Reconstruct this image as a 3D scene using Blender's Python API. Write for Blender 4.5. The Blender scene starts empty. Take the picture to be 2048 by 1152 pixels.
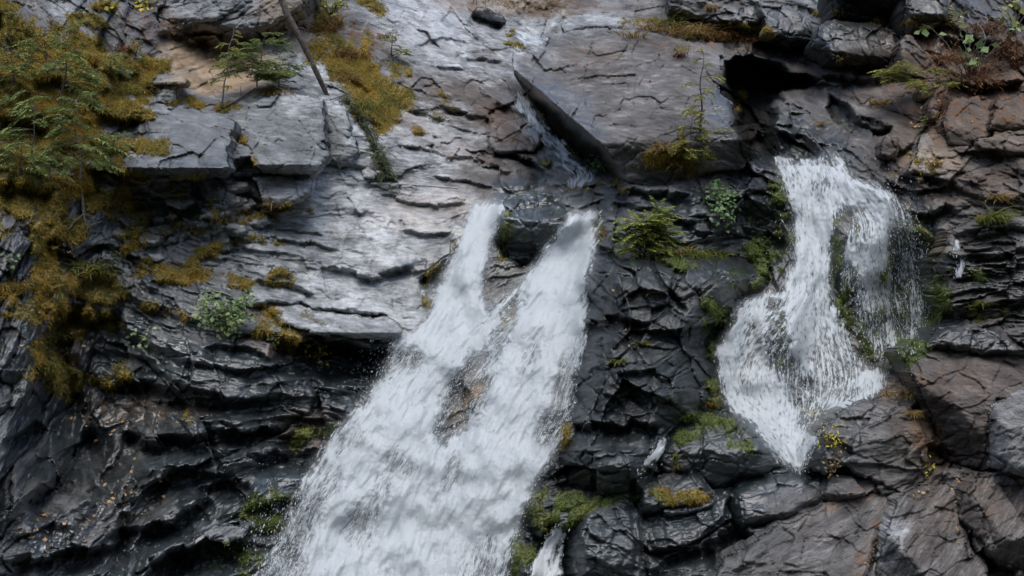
import bpy, math, random
import numpy as np
from mathutils import Vector

SC = bpy.context.scene
COL = SC.collection
# ------------------------------------------------------------------ camera
KX = 0.4                                   # tan of half the horizontal field of view
CAMZ = 5.0
cam_d = bpy.data.cameras.new("camera")
cam_d.sensor_width = 36.0
cam_d.lens = 18.0 / KX
cam_d.clip_start = 0.1
cam_d.clip_end = 600.0
cam = bpy.data.objects.new("camera", cam_d)
COL.objects.link(cam)
cam.location = (0, 0, CAMZ)
cam.rotation_euler = (math.radians(90), 0, 0)
SC.camera = cam
# ------------------------------------------------------------------ sky, sun, exposure
SUN_EL, SUN_AZ = 66.0, -8.0               # azimuth measured from behind the camera, negative = from the left
w = bpy.data.worlds.new("World"); SC.world = w
w.use_nodes = True
nt = w.node_tree
sky = nt.nodes.new("ShaderNodeTexSky")
sky.sky_type = 'NISHITA'
sky.sun_disc = False
sky.sun_elevation = math.radians(SUN_EL)
sky.sun_rotation = math.radians(180 + SUN_AZ)
sky.air_density = 1.0
sky.dust_density = 2.0
sky.ozone_density = 1.0
bg = nt.nodes["Background"]
nt.links.new(sky.outputs[0], bg.inputs[0])
bg.inputs[1].default_value = 0.15
sd = bpy.data.lights.new("sun", 'SUN')
sd.energy = 1.5
sd.angle = math.radians(55)
sd.color = (1.0, 0.95, 0.88)
sun = bpy.data.objects.new("sun", sd); COL.objects.link(sun)
_el, _az = math.radians(SUN_EL), math.radians(SUN_AZ)
_dir = Vector((math.sin(_az) * math.cos(_el), -math.cos(_az) * math.cos(_el), math.sin(_el)))   # towards the sun
sun.rotation_euler = _dir.to_track_quat('Z', 'Y').to_euler()
sun.location = _dir * 60
SC.view_settings.view_transform = 'Standard'
SC.view_settings.look = 'None'
SC.view_settings.gamma = 1.0
SC.view_settings.exposure = 0.78
SC.cycles.max_bounces = 6
SC.cycles.transparent_max_bounces = 12

# ------------------------------------------------------------------ helpers
rng = np.random.default_rng(7)
random.seed(7)
F = np.float32

def smooth(a, b, x):
    t = np.clip((x - a) / (b - a), 0, 1)
    return t * t * (3 - 2 * t)

def _tab(seed):
    r = np.random.default_rng(seed)
    p = r.permutation(256)
    g = r.uniform(0, 2 * np.pi, 256)
    return np.concatenate([p, p, p]).astype(np.int32), np.cos(g).astype(F), np.sin(g).astype(F)

def perlin(x, y, seed=0):
    p, gx, gy = _tab(seed)
    xi = np.floor(x); yi = np.floor(y)
    fx = (x - xi).astype(F); fy = (y - yi).astype(F)
    xi = xi.astype(np.int32) & 255; yi = yi.astype(np.int32) & 255
    u = fx * fx * fx * (fx * (fx * 6 - 15) + 10); v = fy * fy * fy * (fy * (fy * 6 - 15) + 10)
    def g(ix, iy, dx, dy):
        h = p[p[ix] + iy] & 255
        return gx[h] * dx + gy[h] * dy
    a = g(xi, yi, fx, fy); b = g(xi + 1, yi, fx - 1, fy)
    c = g(xi, yi + 1, fx, fy - 1); d = g(xi + 1, yi + 1, fx - 1, fy - 1)
    return ((a + u * (b - a)) * (1 - v) + (c + u * (d - c)) * v) * F(1.5)

def fbm(x, y, seed=0, octv=5, gain=0.5, ridged=False):
    s = 0; a = 1.0; t = 0
    for o in range(octv):
        n = perlin(x * 2 ** o + 17.3 * o, y * 2 ** o - 9.1 * o, seed + o)
        if ridged: n = 1 - 2 * np.abs(n)
        s = s + a * n; t += a; a *= gain
    return s / t

def facets(x, y, seed, tilt=1.0, off=0.5):
    """every cell of a random mosaic gets its own tilted plane: the look of fractured rock; returns height and edge distance"""
    r = np.random.default_rng(seed)
    T = r.random((64, 64, 5)).astype(F)
    xi = np.floor(x).astype(np.int32); yi = np.floor(y).astype(np.int32)
    best = np.full(x.shape, 9e9, F); sec = best.copy(); h = np.zeros(x.shape, F)
    for dx in (-1, 0, 1):
        for dy in (-1, 0, 1):
            cx = xi + dx; cy = yi + dy
            t = T[cx & 63, cy & 63]
            ddx = x - (cx + t[..., 0]); ddy = y - (cy + t[..., 1])
            d = ddx * ddx + ddy * ddy
            hh = ((t[..., 2] - .5) * ddx + (t[..., 3] - .5) * ddy) * 2 * tilt + (t[..., 4] - .5) * off
            m = d < best
            sec = np.where(m, best, np.minimum(sec, d))
            h = np.where(m, hh, h); best = np.where(m, d, best)
    return h, np.sqrt(sec) - np.sqrt(best)

def blur(a, r):
    r = int(r)
    if r < 1: return a
    for _ in range(2):
        for ax in (0, 1):
            p = np.pad(a, [(r + 1, r) if i == ax else (0, 0) for i in (0, 1)], mode='edge')
            c = np.cumsum(p, axis=ax, dtype=np.float64)
            n = a.shape[ax]
            if ax == 0: a = (c[2 * r + 1:2 * r + 1 + n] - c[:n]) / (2 * r + 1)
            else: a = (c[:, 2 * r + 1:2 * r + 1 + n] - c[:, :n]) / (2 * r + 1)
    return a.astype(F)

def bil(a, i, j):
    H, W = a.shape
    i = np.clip(i, 0, H - 1.001); j = np.clip(j, 0, W - 1.001)
    i0 = i.astype(np.int32); j0 = j.astype(np.int32)
    fi = (i - i0).astype(F); fj = (j - j0).astype(F)
    a00 = a[i0, j0]; a01 = a[i0, j0 + 1]; a10 = a[i0 + 1, j0]; a11 = a[i0 + 1, j0 + 1]
    return (a00 * (1 - fj) + a01 * fj) * (1 - fi) + (a10 * (1 - fj) + a11 * fj) * fi

def lic(noise, vx, vy, L):
    """noise smeared along a direction field: streaks and strata that follow curved lines"""
    H, W = noise.shape
    I, J = np.meshgrid(np.arange(H, dtype=F), np.arange(W, dtype=F), indexing='ij')
    acc = noise.copy(); wt = 1.0
    for s in (1, -1):
        i, j = I.copy(), J.copy()
        for k in range(1, L):
            ii = np.clip(i, 0, H - 1).astype(np.int32); jj = np.clip(j, 0, W - 1).astype(np.int32)
            i += s * vy[ii, jj]; j += s * vx[ii, jj]
            wk = 0.5 + 0.5 * math.cos(math.pi * k / L)
            acc += wk * bil(noise, i, j); wt += wk
    acc -= acc.mean()
    return (acc / acc.std()).astype(F)

def poly_sd(poly, X, Y):
    """signed distance to a polygon, positive inside (pixels of the design drawing)"""
    P = np.array(poly, F); n = len(P)
    d = np.full(X.shape, 1e9, F); ins = np.zeros(X.shape, bool)
    for k in range(n):
        ax, ay = P[k]; bx, by = P[(k + 1) % n]
        ex, ey = bx - ax, by - ay
        t = np.clip(((X - ax) * ex + (Y - ay) * ey) / (ex * ex + ey * ey + 1e-9), 0, 1)
        d = np.minimum(d, (X - ax - t * ex) ** 2 + (Y - ay - t * ey) ** 2)
        if abs(by - ay) > 1e-6:
            c = ((ay > Y) != (by > Y)) & (X < (bx - ax) * (Y - ay) / (by - ay) + ax)
            ins ^= c
    d = np.sqrt(d)
    return np.where(ins, d, -d)

def line_d(line, X, Y):
    """distance to a polyline, signed perpendicular side, and 0..1 position along"""
    P = np.array(line, F)
    seg = np.hypot(*(P[1:] - P[:-1]).T); cum = np.concatenate([[0], np.cumsum(seg)])
    d = np.full(X.shape, 1e9, F); side = np.zeros(X.shape, F); al = np.zeros(X.shape, F)
    for k in range(len(P) - 1):
        ax, ay = P[k]; ex, ey = P[k + 1] - P[k]
        t = np.clip(((X - ax) * ex + (Y - ay) * ey) / (ex * ex + ey * ey + 1e-9), 0, 1)
        qx = X - ax - t * ex; qy = Y - ay - t * ey
        dd = np.hypot(qx, qy)
        m = dd < d
        s = ex * (Y - ay) - ey * (X - ax)          # >0: below a line drawn from left to right
        d = np.where(m, dd, d); side = np.where(m, np.sign(s), side); al = np.where(m, (cum[k] + t * seg[k]) / cum[-1], al)
    return d, side, al

def tps(pts, X, Y, reg=0.02):
    P = np.array(pts, float); x = P[:, 0] / 1000; y = P[:, 1] / 1000; z = P[:, 2]
    n = len(P)
    def U(r2): return np.where(r2 > 0, r2 * np.log(r2 + 1e-12), 0)
    K = U((x[:, None] - x) ** 2 + (y[:, None] - y) ** 2) + reg * np.eye(n) * 0.05
    A = np.zeros((n + 3, n + 3)); A[:n, :n] = K
    Q = np.stack([np.ones(n), x, y], 1); A[:n, n:] = Q; A[n:, :n] = Q.T
    wv = np.linalg.solve(A, np.concatenate([z, [0, 0, 0]]))
    Xc, Yc = X / 1000, Y / 1000
    o = wv[n] + wv[n + 1] * Xc + wv[n + 2] * Yc
    for k in range(n):
        o = o + wv[k] * U((Xc - x[k]) ** 2 + (Yc - y[k]) ** 2)
    return o.astype(F)

def shep(pts, X, Y, s=90, p=1.5):
    num = 0; den = 0
    for (x, y, v) in pts:
        ww = 1 / (((X - x) ** 2 + (Y - y) ** 2) / s ** 2 + 0.15) ** p
        num = num + ww * v; den = den + ww
    return (num / den).astype(F)

def W3(px, py, Y):
    """point of the drawing at distance Y -> world"""
    return np.stack([(px - 1024) / 1024 * KX * Y, Y + 0 * px, CAMZ + (576 - py) / 1024 * KX * Y], -1)

def new_mesh(name, V, quads=None, tris=None, faces=None):
    me = bpy.data.meshes.new(name)
    parts = []
    if quads is not None and len(quads): parts.append((np.asarray(quads, np.int32), 4))
    if tris is not None and len(tris): parts.append((np.asarray(tris, np.int32), 3))
    nl = sum(q.size for q, _ in parts); nf = sum(len(q) for q, _ in parts)
    me.vertices.add(len(V)); me.vertices.foreach_set('co', np.asarray(V, F).ravel())
    me.loops.add(nl); me.polygons.add(nf)
    me.loops.foreach_set('vertex_index', np.concatenate([q.ravel() for q, _ in parts]))
    tot = np.concatenate([np.full(len(q), n, np.int32) for q, n in parts])
    st = np.concatenate([[0], np.cumsum(tot)[:-1]]).astype(np.int32)
    me.polygons.foreach_set('loop_start', st)
    me.update(calc_edges=True)
    return me

def add_attr(me, name, arr4):
    a = me.attributes.new(name, 'FLOAT_COLOR', 'POINT')
    a.data.foreach_set('color', np.asarray(arr4, F).ravel())

def link(name, me, mat=None, parent=None):
    o = bpy.data.objects.new(name, me); COL.objects.link(o)
    if mat is not None and not me.materials: me.materials.append(mat)
    if parent is not None: o.parent = parent
    return o

def tag(o, label=None, cat=None, group=None, kind=None):
    if label: o['label'] = label
    if cat: o['category'] = cat
    if group: o['group'] = group
    if kind: o['kind'] = kind
    return o

# ------------------------------------------------------------------ materials
class NT:
    def __init__(s, name):
        s.m = bpy.data.materials.new(name); s.m.use_nodes = True
        s.t = s.m.node_tree; s.t.nodes.clear()
    def n(s, typ, **kw):
        nd = s.t.nodes.new(typ)
        for k, v in kw.items():
            if k.startswith('i_'):
                key = k[2:]
                key = int(key) if key.isdigit() else key.replace('_', ' ')
                nd.inputs[key].default_value = v
            else: setattr(nd, k, v)
        return nd
    def l(s, a, b): s.t.links.new(a, b)
    def mix(s, fac, a, b, blend='MIX'):
        nd = s.n('ShaderNodeMix', data_type='RGBA', blend_type=blend)
        for sock, v in ((nd.inputs[0], fac), (nd.inputs[6], a), (nd.inputs[7], b)):
            if isinstance(v, (int, float)): sock.default_value = v
            elif isinstance(v, tuple): sock.default_value = (*v, 1) if len(v) == 3 else v
            else: s.l(v, sock)
        return nd.outputs[2]
    def math(s, op, a, b=None, c=None, clamp=False):
        nd = s.n('ShaderNodeMath', operation=op, use_clamp=clamp)
        for k, v in enumerate((a, b, c)):
            if v is None: continue
            if isinstance(v, (int, float)): nd.inputs[k].default_value = v
            else: s.l(v, nd.inputs[k])
        return nd.outputs[0]
    def ramp(s, fac, stops, interp='LINEAR'):
        nd = s.n('ShaderNodeValToRGB'); cr = nd.color_ramp; cr.interpolation = interp
        while len(cr.elements) < len(stops): cr.elements.new(0.5)
        for e, (p, c) in zip(cr.elements, stops):
            e.position = p; e.color = (*c, 1) if len(c) == 3 else c
        s.l(fac, nd.inputs[0]); return nd.outputs[0]
    def maprange(s, v, a, b, c=0.0, d=1.0):
        nd = s.n('ShaderNodeMapRange', interpolation_type='SMOOTHSTEP')
        s.l(v, nd.inputs[0])
        for k, x in zip((1, 2, 3, 4), (a, b, c, d)): nd.inputs[k].default_value = x
        return nd.outputs[0]

def rock_material():
    s = NT("rock")
    out = s.n('ShaderNodeOutputMaterial')
    b = s.n('ShaderNodeBsdfPrincipled')
    s.l(b.outputs[0], out.inputs[0])
    A = s.n('ShaderNodeAttribute', attribute_name='cover')      # moss, wet, warm
    B = s.n('ShaderNodeAttribute', attribute_name='tone')       # pale, tan, streak
    sa = s.n('ShaderNodeSeparateColor'); s.l(A.outputs['Color'], sa.inputs[0])
    sb = s.n('ShaderNodeSeparateColor'); s.l(B.outputs['Color'], sb.inputs[0])
    moss, wet, warm = sa.outputs; green = A.outputs['Alpha']; pale, tan, streak = sb.outputs
    S_ = s.n('ShaderNodeAttribute', attribute_name='stain_shade')     # dark rock with painted undercut shade, rust, wet sheen
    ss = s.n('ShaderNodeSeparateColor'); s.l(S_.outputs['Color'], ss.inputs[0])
    dark_shade, rust, sheen = ss.outputs
    tc = s.n('ShaderNodeTexCoord')
    def noise(scale, det=6, rough=.6, dist=0.0, vec=None):
        n = s.n('ShaderNodeTexNoise'); n.inputs['Scale'].default_value = scale
        n.inputs['Detail'].default_value = det; n.inputs['Roughness'].default_value = rough
        n.inputs['Distortion'].default_value = dist
        s.l(vec or tc.outputs['Object'], n.inputs['Vector']); return n.outputs['Fac']
    mp = s.n('ShaderNodeMapping'); mp.inputs['Scale'].default_value = (1.0, 1.0, 4.0); mp.inputs['Rotation'].default_value = (0, 0.2, 0)
    s.l(tc.outputs['Object'], mp.inputs[0])
    n1 = noise(1.1, 8, .62, .4); n2 = noise(7, 6, .65); n3 = noise(3.2, 8, .7, .8, mp.outputs[0]); n4 = noise(45, 4, .6)
    v = s.math('MULTIPLY_ADD', n3, .50, s.math('MULTIPLY_ADD', n2, .42, s.math('MULTIPLY', streak, .38)))
    v = s.math('MULTIPLY_ADD', n4, .50, s.math('SUBTRACT', v, .385))
    dry = s.ramp(v, [(0.12, (.040, .044, .045)), (.38, (.105, .113, .117)), (.60, (.175, .188, .195)), (.85, (.36, .38, .39))])
    warmc = s.ramp(v, [(0.12, (.022, .018, .016)), (.40, (.062, .052, .046)), (.62, (.105, .090, .080)), (.9, (.26, .235, .21))])
    c = s.mix(warm, dry, warmc)
    palec = s.ramp(v, [(0.15, (.17, .18, .188)), (.5, (.35, .37, .385)), (.8, (.55, .575, .59))])
    pm = s.math('MULTIPLY', pale, s.maprange(s.math('MULTIPLY_ADD', n3, .6, s.math('MULTIPLY', n1, .6)), .46, .70))
    c = s.mix(pm, c, palec)
    tanc = s.ramp(n1, [(.3, (.12, .075, .04)), (.5, (.32, .23, .14)), (.7, (.50, .42, .31))])
    c = s.mix(s.math('MULTIPLY', tan, s.maprange(n2, .3, .6, .45, 1)), c, tanc)
    # rust and dry algae stains
    st = s.maprange(noise(2.3, 8, .7, 1.2), .58, .72)
    c = s.mix(s.math('MULTIPLY', st, .55), c, (.085, .052, .030))
    wm = s.math('MULTIPLY', wet, s.maprange(noise(2.6, 7, .65, .6), .28, .52, .75, 1.0))
    wetc = s.mix(1.0, c, (.13, .175, .19), 'MULTIPLY')
    c = s.mix(wm, c, wetc)
    c = s.mix(s.math('MULTIPLY', rust, s.maprange(s.math('MULTIPLY_ADD', n3, .5, s.math('MULTIPLY', n2, .5)), .42, .58)), c, s.ramp(n2, [(.3, (.05, .022, .010)), (.7, (.17, .085, .035))]))
    c = s.mix(s.math('MULTIPLY', dark_shade, s.maprange(n2, .3, .5, .75, 1)), c, (.018, .017, .015))
    mossc = s.ramp(noise(1.8, 8, .72), [(.28, (.025, .026, .009)), (.43, (.075, .078, .020)), (.55, (.19, .145, .030)), (.72, (.24, .13, .035))])
    mgreen = s.ramp(noise(6, 6, .7), [(.25, (.012, .020, .006)), (.5, (.050, .075, .014)), (.75, (.15, .18, .03))])
    mossc = s.mix(green, mossc, mgreen)
    mm = s.maprange(s.math('ADD', moss, s.math('MULTIPLY', s.math('SUBTRACT', n2, .5), 1.1)), .40, .68)
    c = s.mix(mm, c, mossc)
    s.l(c, b.inputs['Base Color'])
    r = s.math('MULTIPLY_ADD', wm, -.42, .76)
    r = s.math('ADD', r, s.math('MULTIPLY', s.math('SUBTRACT', n2, .5), .35))
    r = s.math('MAXIMUM', r, dark_shade)
    r = s.math('MAXIMUM', r, s.math('MULTIPLY', mm, .95), clamp=True)
    s.l(r, b.inputs['Roughness'])
    no_shade = s.math('SUBTRACT', 1.0, dark_shade)
    s.l(s.math('MULTIPLY', s.math('MULTIPLY_ADD', wm, .65, .35), no_shade), b.inputs['Specular IOR Level'])
    s.l(s.math('MULTIPLY', s.math('MULTIPLY', s.math('MULTIPLY', s.math('MULTIPLY_ADD', wm, .45, sheen), s.math('SUBTRACT', 1.0, mm)), no_shade), .9, clamp=True), b.inputs['Coat Weight']); b.inputs['Coat Roughness'].default_value = .25; b.inputs['Coat IOR'].default_value = 1.4
    hb = s.math('MULTIPLY_ADD', n4, .26, s.math('MULTIPLY_ADD', n2, .6, s.math('MULTIPLY', n3, .9)))
    bp = s.n('ShaderNodeBump'); bp.inputs['Distance'].default_value = .08; s.l(s.math('MULTIPLY_ADD', wm, -.36, s.math('MULTIPLY_ADD', sheen, -.3, .78)), bp.inputs['Strength'])
    s.l(hb, bp.inputs['Height']); s.l(bp.outputs[0], b.inputs['Normal'])
    return s.m

def foliage_material(name, stops, trans=.35, rough=.6, scale=3.0, nw=.5):
    s = NT(name)
    out = s.n('ShaderNodeOutputMaterial')
    g = s.n('ShaderNodeNewGeometry')
    tc = s.n('ShaderNodeTexCoord')
    n = s.n('ShaderNodeTexNoise'); n.inputs['Scale'].default_value = scale; n.inputs['Detail'].default_value = 4
    s.l(tc.outputs['Object'], n.inputs['Vector'])
    f = s.math('MULTIPLY_ADD', n.outputs['Fac'], nw, s.math('MULTIPLY', g.outputs['Random Per Island'], 1.1 - nw))
    c = s.ramp(f, stops)
    p = s.n('ShaderNodeBsdfPrincipled'); p.inputs['Roughness'].default_value = rough
    p.inputs['Specular IOR Level'].default_value = .3
    t = s.n('ShaderNodeBsdfTranslucent')
    s.l(c, p.inputs['Base Color']); s.l(c, t.inputs[0])
    m = s.n('ShaderNodeMixShader'); m.inputs[0].default_value = trans
    s.l(p.outputs[0], m.inputs[1]); s.l(t.outputs[0], m.inputs[2]); s.l(m.outputs[0], out.inputs[0])
    return s.m

def bark_material(name, dark, light):
    s = NT(name)
    out = s.n('ShaderNodeOutputMaterial'); b = s.n('ShaderNodeBsdfPrincipled'); s.l(b.outputs[0], out.inputs[0])
    tc = s.n('ShaderNodeTexCoord'); n = s.n('ShaderNodeTexNoise'); n.inputs['Scale'].default_value = 22; n.inputs['Detail'].default_value = 6
    s.l(tc.outputs['Object'], n.inputs['Vector'])
    s.l(s.ramp(n.outputs['Fac'], [(.3, dark), (.7, light)]), b.inputs['Base Color'])
    b.inputs['Roughness'].default_value = .9
    bp = s.n('ShaderNodeBump'); bp.inputs['Strength'].default_value = .6; bp.inputs['Distance'].default_value = .02
    s.l(n.outputs['Fac'], bp.inputs['Height']); s.l(bp.outputs[0], b.inputs['Normal'])
    return s.m

def water_material():
    s = NT("white_water")
    out = s.n('ShaderNodeOutputMaterial')
    A = s.n('ShaderNodeAttribute', attribute_name='foam')
    sa = s.n('ShaderNodeSeparateColor'); s.l(A.outputs['Color'], sa.inputs[0])
    foam, body = sa.outputs[0], sa.outputs[1]
    p = s.n('ShaderNodeBsdfPrincipled'); p.inputs['Roughness'].default_value = .45
    p.inputs['Base Color'].default_value = (.60, .65, .675, 1); p.inputs['Specular IOR Level'].default_value = .4
    t = s.n('ShaderNodeBsdfTranslucent'); t.inputs[0].default_value = (.62, .68, .71, 1)
    m = s.n('ShaderNodeMixShader'); m.inputs[0].default_value = .3
    s.l(p.outputs[0], m.inputs[1]); s.l(t.outputs[0], m.inputs[2])
    tr = s.n('ShaderNodeBsdfTransparent'); tr.inputs[0].default_value = (.93, .96, .97, 1)
    mm = s.n('ShaderNodeMixShader')
    s.l(foam, mm.inputs[0]); s.l(tr.outputs[0], mm.inputs[1]); s.l(m.outputs[0], mm.inputs[2])
    s.l(mm.outputs[0], out.inputs[0])
    return s.m

def plain(name, col, rough=.6, trans=0.0):
    s = NT(name)
    out = s.n('ShaderNodeOutputMaterial'); b = s.n('ShaderNodeBsdfPrincipled'); s.l(b.outputs[0], out.inputs[0])
    tc = s.n('ShaderNodeTexCoord'); n = s.n('ShaderNodeTexNoise'); n.inputs['Scale'].default_value = 9; n.inputs['Detail'].default_value = 5
    s.l(tc.outputs['Object'], n.inputs['Vector'])
    d = tuple(x * .75 for x in col); e = tuple(min(1, x * 1.2) for x in col)
    s.l(s.ramp(n.outputs['Fac'], [(.3, d), (.7, e)]), b.inputs['Base Color']); b.inputs['Roughness'].default_value = rough
    return s.m

M_ROCK = rock_material()
M_WATER = water_material()
def mist_material():
    s = NT("water_mist")
    out = s.n('ShaderNodeOutputMaterial'); A = s.n('ShaderNodeAttribute', attribute_name='foam')
    sa = s.n('ShaderNodeSeparateColor'); s.l(A.outputs['Color'], sa.inputs[0])
    d = s.n('ShaderNodeBsdfDiffuse'); d.inputs[0].default_value = (.62, .67, .70, 1)
    t = s.n('ShaderNodeBsdfTranslucent'); t.inputs[0].default_value = (.64, .69, .72, 1)
    m = s.n('ShaderNodeMixShader'); m.inputs[0].default_value = .4; s.l(d.outputs[0], m.inputs[1]); s.l(t.outputs[0], m.inputs[2])
    tr = s.n('ShaderNodeBsdfTransparent'); mm = s.n('ShaderNodeMixShader')
    s.l(sa.outputs[0], mm.inputs[0]); s.l(tr.outputs[0], mm.inputs[1]); s.l(m.outputs[0], mm.inputs[2]); s.l(mm.outputs[0], out.inputs[0])
    return s.m
M_MIST = mist_material()
M_DROP = plain("water_drop", (.56, .61, .64), .3)
# ------------------------------------------------------------------ the cliff: drawing raster
ST = 2.0
gx = np.arange(-260, 2309, ST, dtype=F); gy = np.arange(-300, 1421, ST, dtype=F)
X, Y = np.meshgrid(gx, gy)
HH, WW = X.shape
def idx(px, py): return (py - gy[0]) / ST, (px - gx[0]) / ST

BASE = [(-200,0,19),(-200,500,17),(-200,1100,15.5),(50,50,20),(50,250,18.6),(50,450,17.2),(50,700,16.6),(50,950,16.2),(50,1150,15.8),
(200,50,21),(200,200,19.8),(200,350,18.9),(160,500,18.4),(150,700,18.2),(150,880,17.9),(200,1100,16.4),
(350,50,22.5),(370,150,22),(350,250,20.2),(400,345,19.4),(350,450,19.5),(350,600,18.6),(350,750,18.0),(350,950,17.2),(350,1130,16.4),
(480,30,22.7),(450,120,23.2),(520,200,21.6),(550,330,20.1),(560,430,20.1),(550,550,19.2),(550,700,18.5),(550,850,17.9),(500,1050,17.0),
(620,30,24),(620,150,22.8),(680,260,21.4),(700,370,20.7),(720,480,20.1),(720,620,19.4),(700,760,18.7),(620,900,18),
(750,60,25.5),(760,200,23.5),(850,20,27),(850,120,25.5),(850,250,23.2),(850,370,21.4),(880,430,20.7),(860,560,20.1),(830,640,19.5),
(980,20,28.5),(980,120,26.5),(980,250,23.8),(980,370,21.6),(980,430,20.8),(950,600,19.6),(900,800,18.4),(800,950,17.8),(750,1150,17.2),
(950,1150,16.9),(1000,900,17.8),(1080,700,18.6),(1100,550,19.7),(1150,450,20.6),(1060,80,28),(1100,250,23.8),(1160,350,21.6),(1100,420,20.9),
(1200,60,25.5),(1300,150,23.4),(1300,300,20.9),(1250,400,19.9),(1400,400,19.7),(1400,250,21.4),(1500,60,25),(1500,200,23),(1500,380,19.9),
(1250,500,19.3),(1250,650,18.7),(1250,800,18.1),(1250,950,17.4),(1200,1100,16.7),(1400,550,19.0),(1400,750,18.4),(1400,900,17.6),(1400,1100,16.4),(1530,500,19.8),
(1600,340,20.8),(1620,450,20.2),(1720,400,20.2),(1600,600,19.3),(1550,750,18.6),(1650,750,18.6),(1600,900,17.9),(1720,550,19.9),(1780,650,19.5),
(1600,130,24),(1650,30,24.7),(1650,220,22.5),(1700,300,21),(1800,50,23.2),(1780,250,21),(1850,380,19.5),(1950,50,22),(1950,200,20.6),(1950,330,19.4),
(2000,480,18.7),(1900,550,18.9),(1830,480,19.5),(1900,700,18.1),(1750,850,17.5),(1800,950,17.0),(1700,1080,16.3),(1550,1000,16.9),(1950,900,16.8),(1950,1100,16.0),
(2200,0,21),(2200,500,18),(2200,1100,15.5),(-200,-300,22),(300,-300,26),(700,-300,31),(1000,-300,36),(1400,-300,30),(1800,-300,28),(2250,-300,25),
(-200,1420,14.8),(500,1420,15.5),(900,1420,16),(1300,1420,15.4),(1800,1420,15),(2250,1420,14.5)]
c8 = 8
Xs, Ys = np.meshgrid(np.arange(-270, 2330, c8, dtype=F), np.arange(-310, 1440, c8, dtype=F))
def up(a): return bil(a, (Y + 310) / c8, (X + 270) / c8)
D0 = up(tps(BASE, Xs, Ys))

STRIKE = [(150,150,55),(40,500,-65),(60,700,-70),(60,900,-60),(300,650,22),(600,550,12),(700,640,14),(400,780,10),(560,800,8),(300,950,-20),(450,1060,-36),(150,1020,15),
(250,1120,-50),(700,720,12),(900,200,26),(1000,100,32),(850,300,16),(700,420,6),(900,450,4),(560,260,14),(370,290,6),(450,30,-15),(1250,180,3),(1300,400,14),(1250,560,28),
(1300,700,-25),(1300,850,-8),(1230,930,-12),(1220,1080,-6),(1450,1000,-26),(1600,1080,-27),(1700,200,20),(1600,300,42),(1500,150,15),(1950,400,10),(1950,550,9),(1950,750,22),(1740,880,8),(1850,1050,-58),
(2000,980,-62),(1710,80,25),(950,700,-60),(1620,600,85),(1100,300,45),(1100,450,-12),(1900,120,40)]
cs = shep([(a, b, math.cos(2 * math.radians(t))) for a, b, t in STRIKE], Xs, Ys, 80, 2)
sn = shep([(a, b, math.sin(2 * math.radians(t))) for a, b, t in STRIKE], Xs, Ys, 80, 2)
ang = np.arctan2(sn, cs) / 2
# jitter the direction so that no stratum is dead straight
ang = ang + 0.22 * fbm(Xs / 260, Ys / 260, 91, 3)
# scalar stratigraphic coordinate: gradient across the strike (Poisson, mirrored so it is periodic)
def poisson(gxx, gyy, h):
    gxm = np.concatenate([gxx, -gxx[:, ::-1]], 1); gxm = np.concatenate([gxm, gxm[::-1]], 0)
    gym = np.concatenate([gyy, gyy[:, ::-1]], 1); gym = np.concatenate([gym, -gym[::-1]], 0)
    kx = 2 * np.pi * np.fft.fftfreq(gxm.shape[1], h); ky = 2 * np.pi * np.fft.fftfreq(gxm.shape[0], h)
    KXg, KYg = np.meshgrid(kx, ky)
    div = 1j * KXg * np.fft.fft2(gxm) + 1j * KYg * np.fft.fft2(gym)
    k2 = KXg ** 2 + KYg ** 2; k2[0, 0] = 1
    ph = -div / k2; ph[0, 0] = 0
    return np.real(np.fft.ifft2(ph))[:gxx.shape[0], :gxx.shape[1]]
nxx = -np.sin(ang); nyy = np.cos(ang)
PHI = up(poisson(nxx, nyy, c8).astype(F))
vx = up(np.cos(2 * ang).astype(F)); vy = up(np.sin(2 * ang).astype(F))
ANG = np.arctan2(vy, vx) / 2 + .55 * fbm(X / 42, Y / 42, 93, 4)
VX, VY = np.cos(ANG).astype(F), np.sin(ANG).astype(F)

n0 = rng.standard_normal((HH, WW)).astype(F)
LIC_F = lic(n0, VX, VY, 7)
LIC_M = lic(blur(np.roll(n0, 77, 0), 2), VX, VY, 18)
LIC_C = lic(blur(np.roll(n0, 191, 1), 6), VX, VY, 34)

wrp = 26 * fbm(X / 190, Y / 190, 3, 5)
wrp2 = 9 * fbm(X / 48, Y / 48, 13, 4)
# along- and across-strike coordinates for elongated facets
SA = X * 1.0; SB = PHI
fl, fle = facets((X + 20 * fbm(X / 90, Y / 90, 5, 3)) / 210, (PHI + wrp) / 105, 11, .9, .8)
fm, fme = facets((X + 8 * fbm(X / 40, Y / 40, 6, 3)) / 78, (PHI + wrp * .7 + wrp2) / 40, 12, .9, .8)
fs, fse = facets((X + 3 * fbm(X / 16, Y / 16, 7, 2)) / 30, (PHI + wrp2) / 16, 14, .9, .7)

ft, fte = facets((X + 2 * fbm(X / 9, Y / 9, 8, 2)) / 13, (PHI + wrp2) / 8, 15, .9, .7)
fb_, fbe = facets((X * .8 + Y * .6) / 62, (Y * .8 - X * .6 + wrp2) / 52, 16, 1.0, .7)
def layered(phi, mean, seed, lip=.22):
    """beds of uneven thickness: each bed leans forward going down, then undercuts"""
    r = np.random.default_rng(seed)
    th = r.lognormal(0, .55, 900) * mean
    ed = np.concatenate([[0], np.cumsum(th)]) - 2500
    off = r.normal(0, 1, 901)
    k = np.clip(np.searchsorted(ed, phi) - 1, 0, 899)
    t = (phi - ed[k]) / th[k]
    prof = np.where(t < 1 - lip, -t / (1 - lip), -1 + (t - 1 + lip) / lip)
    return (prof + .5 + .35 * (off[k] * (1 - t) + off[k + 1] * t)).astype(F)
beds_l = layered(PHI + .35 * wrp + 34 * fl + 8 * fm, 58, 21)
beds_m = layered(PHI + .35 * wrp + .3 * wrp2 + 26 * fl + 17 * fm + 4 * fs, 23, 22)
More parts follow.
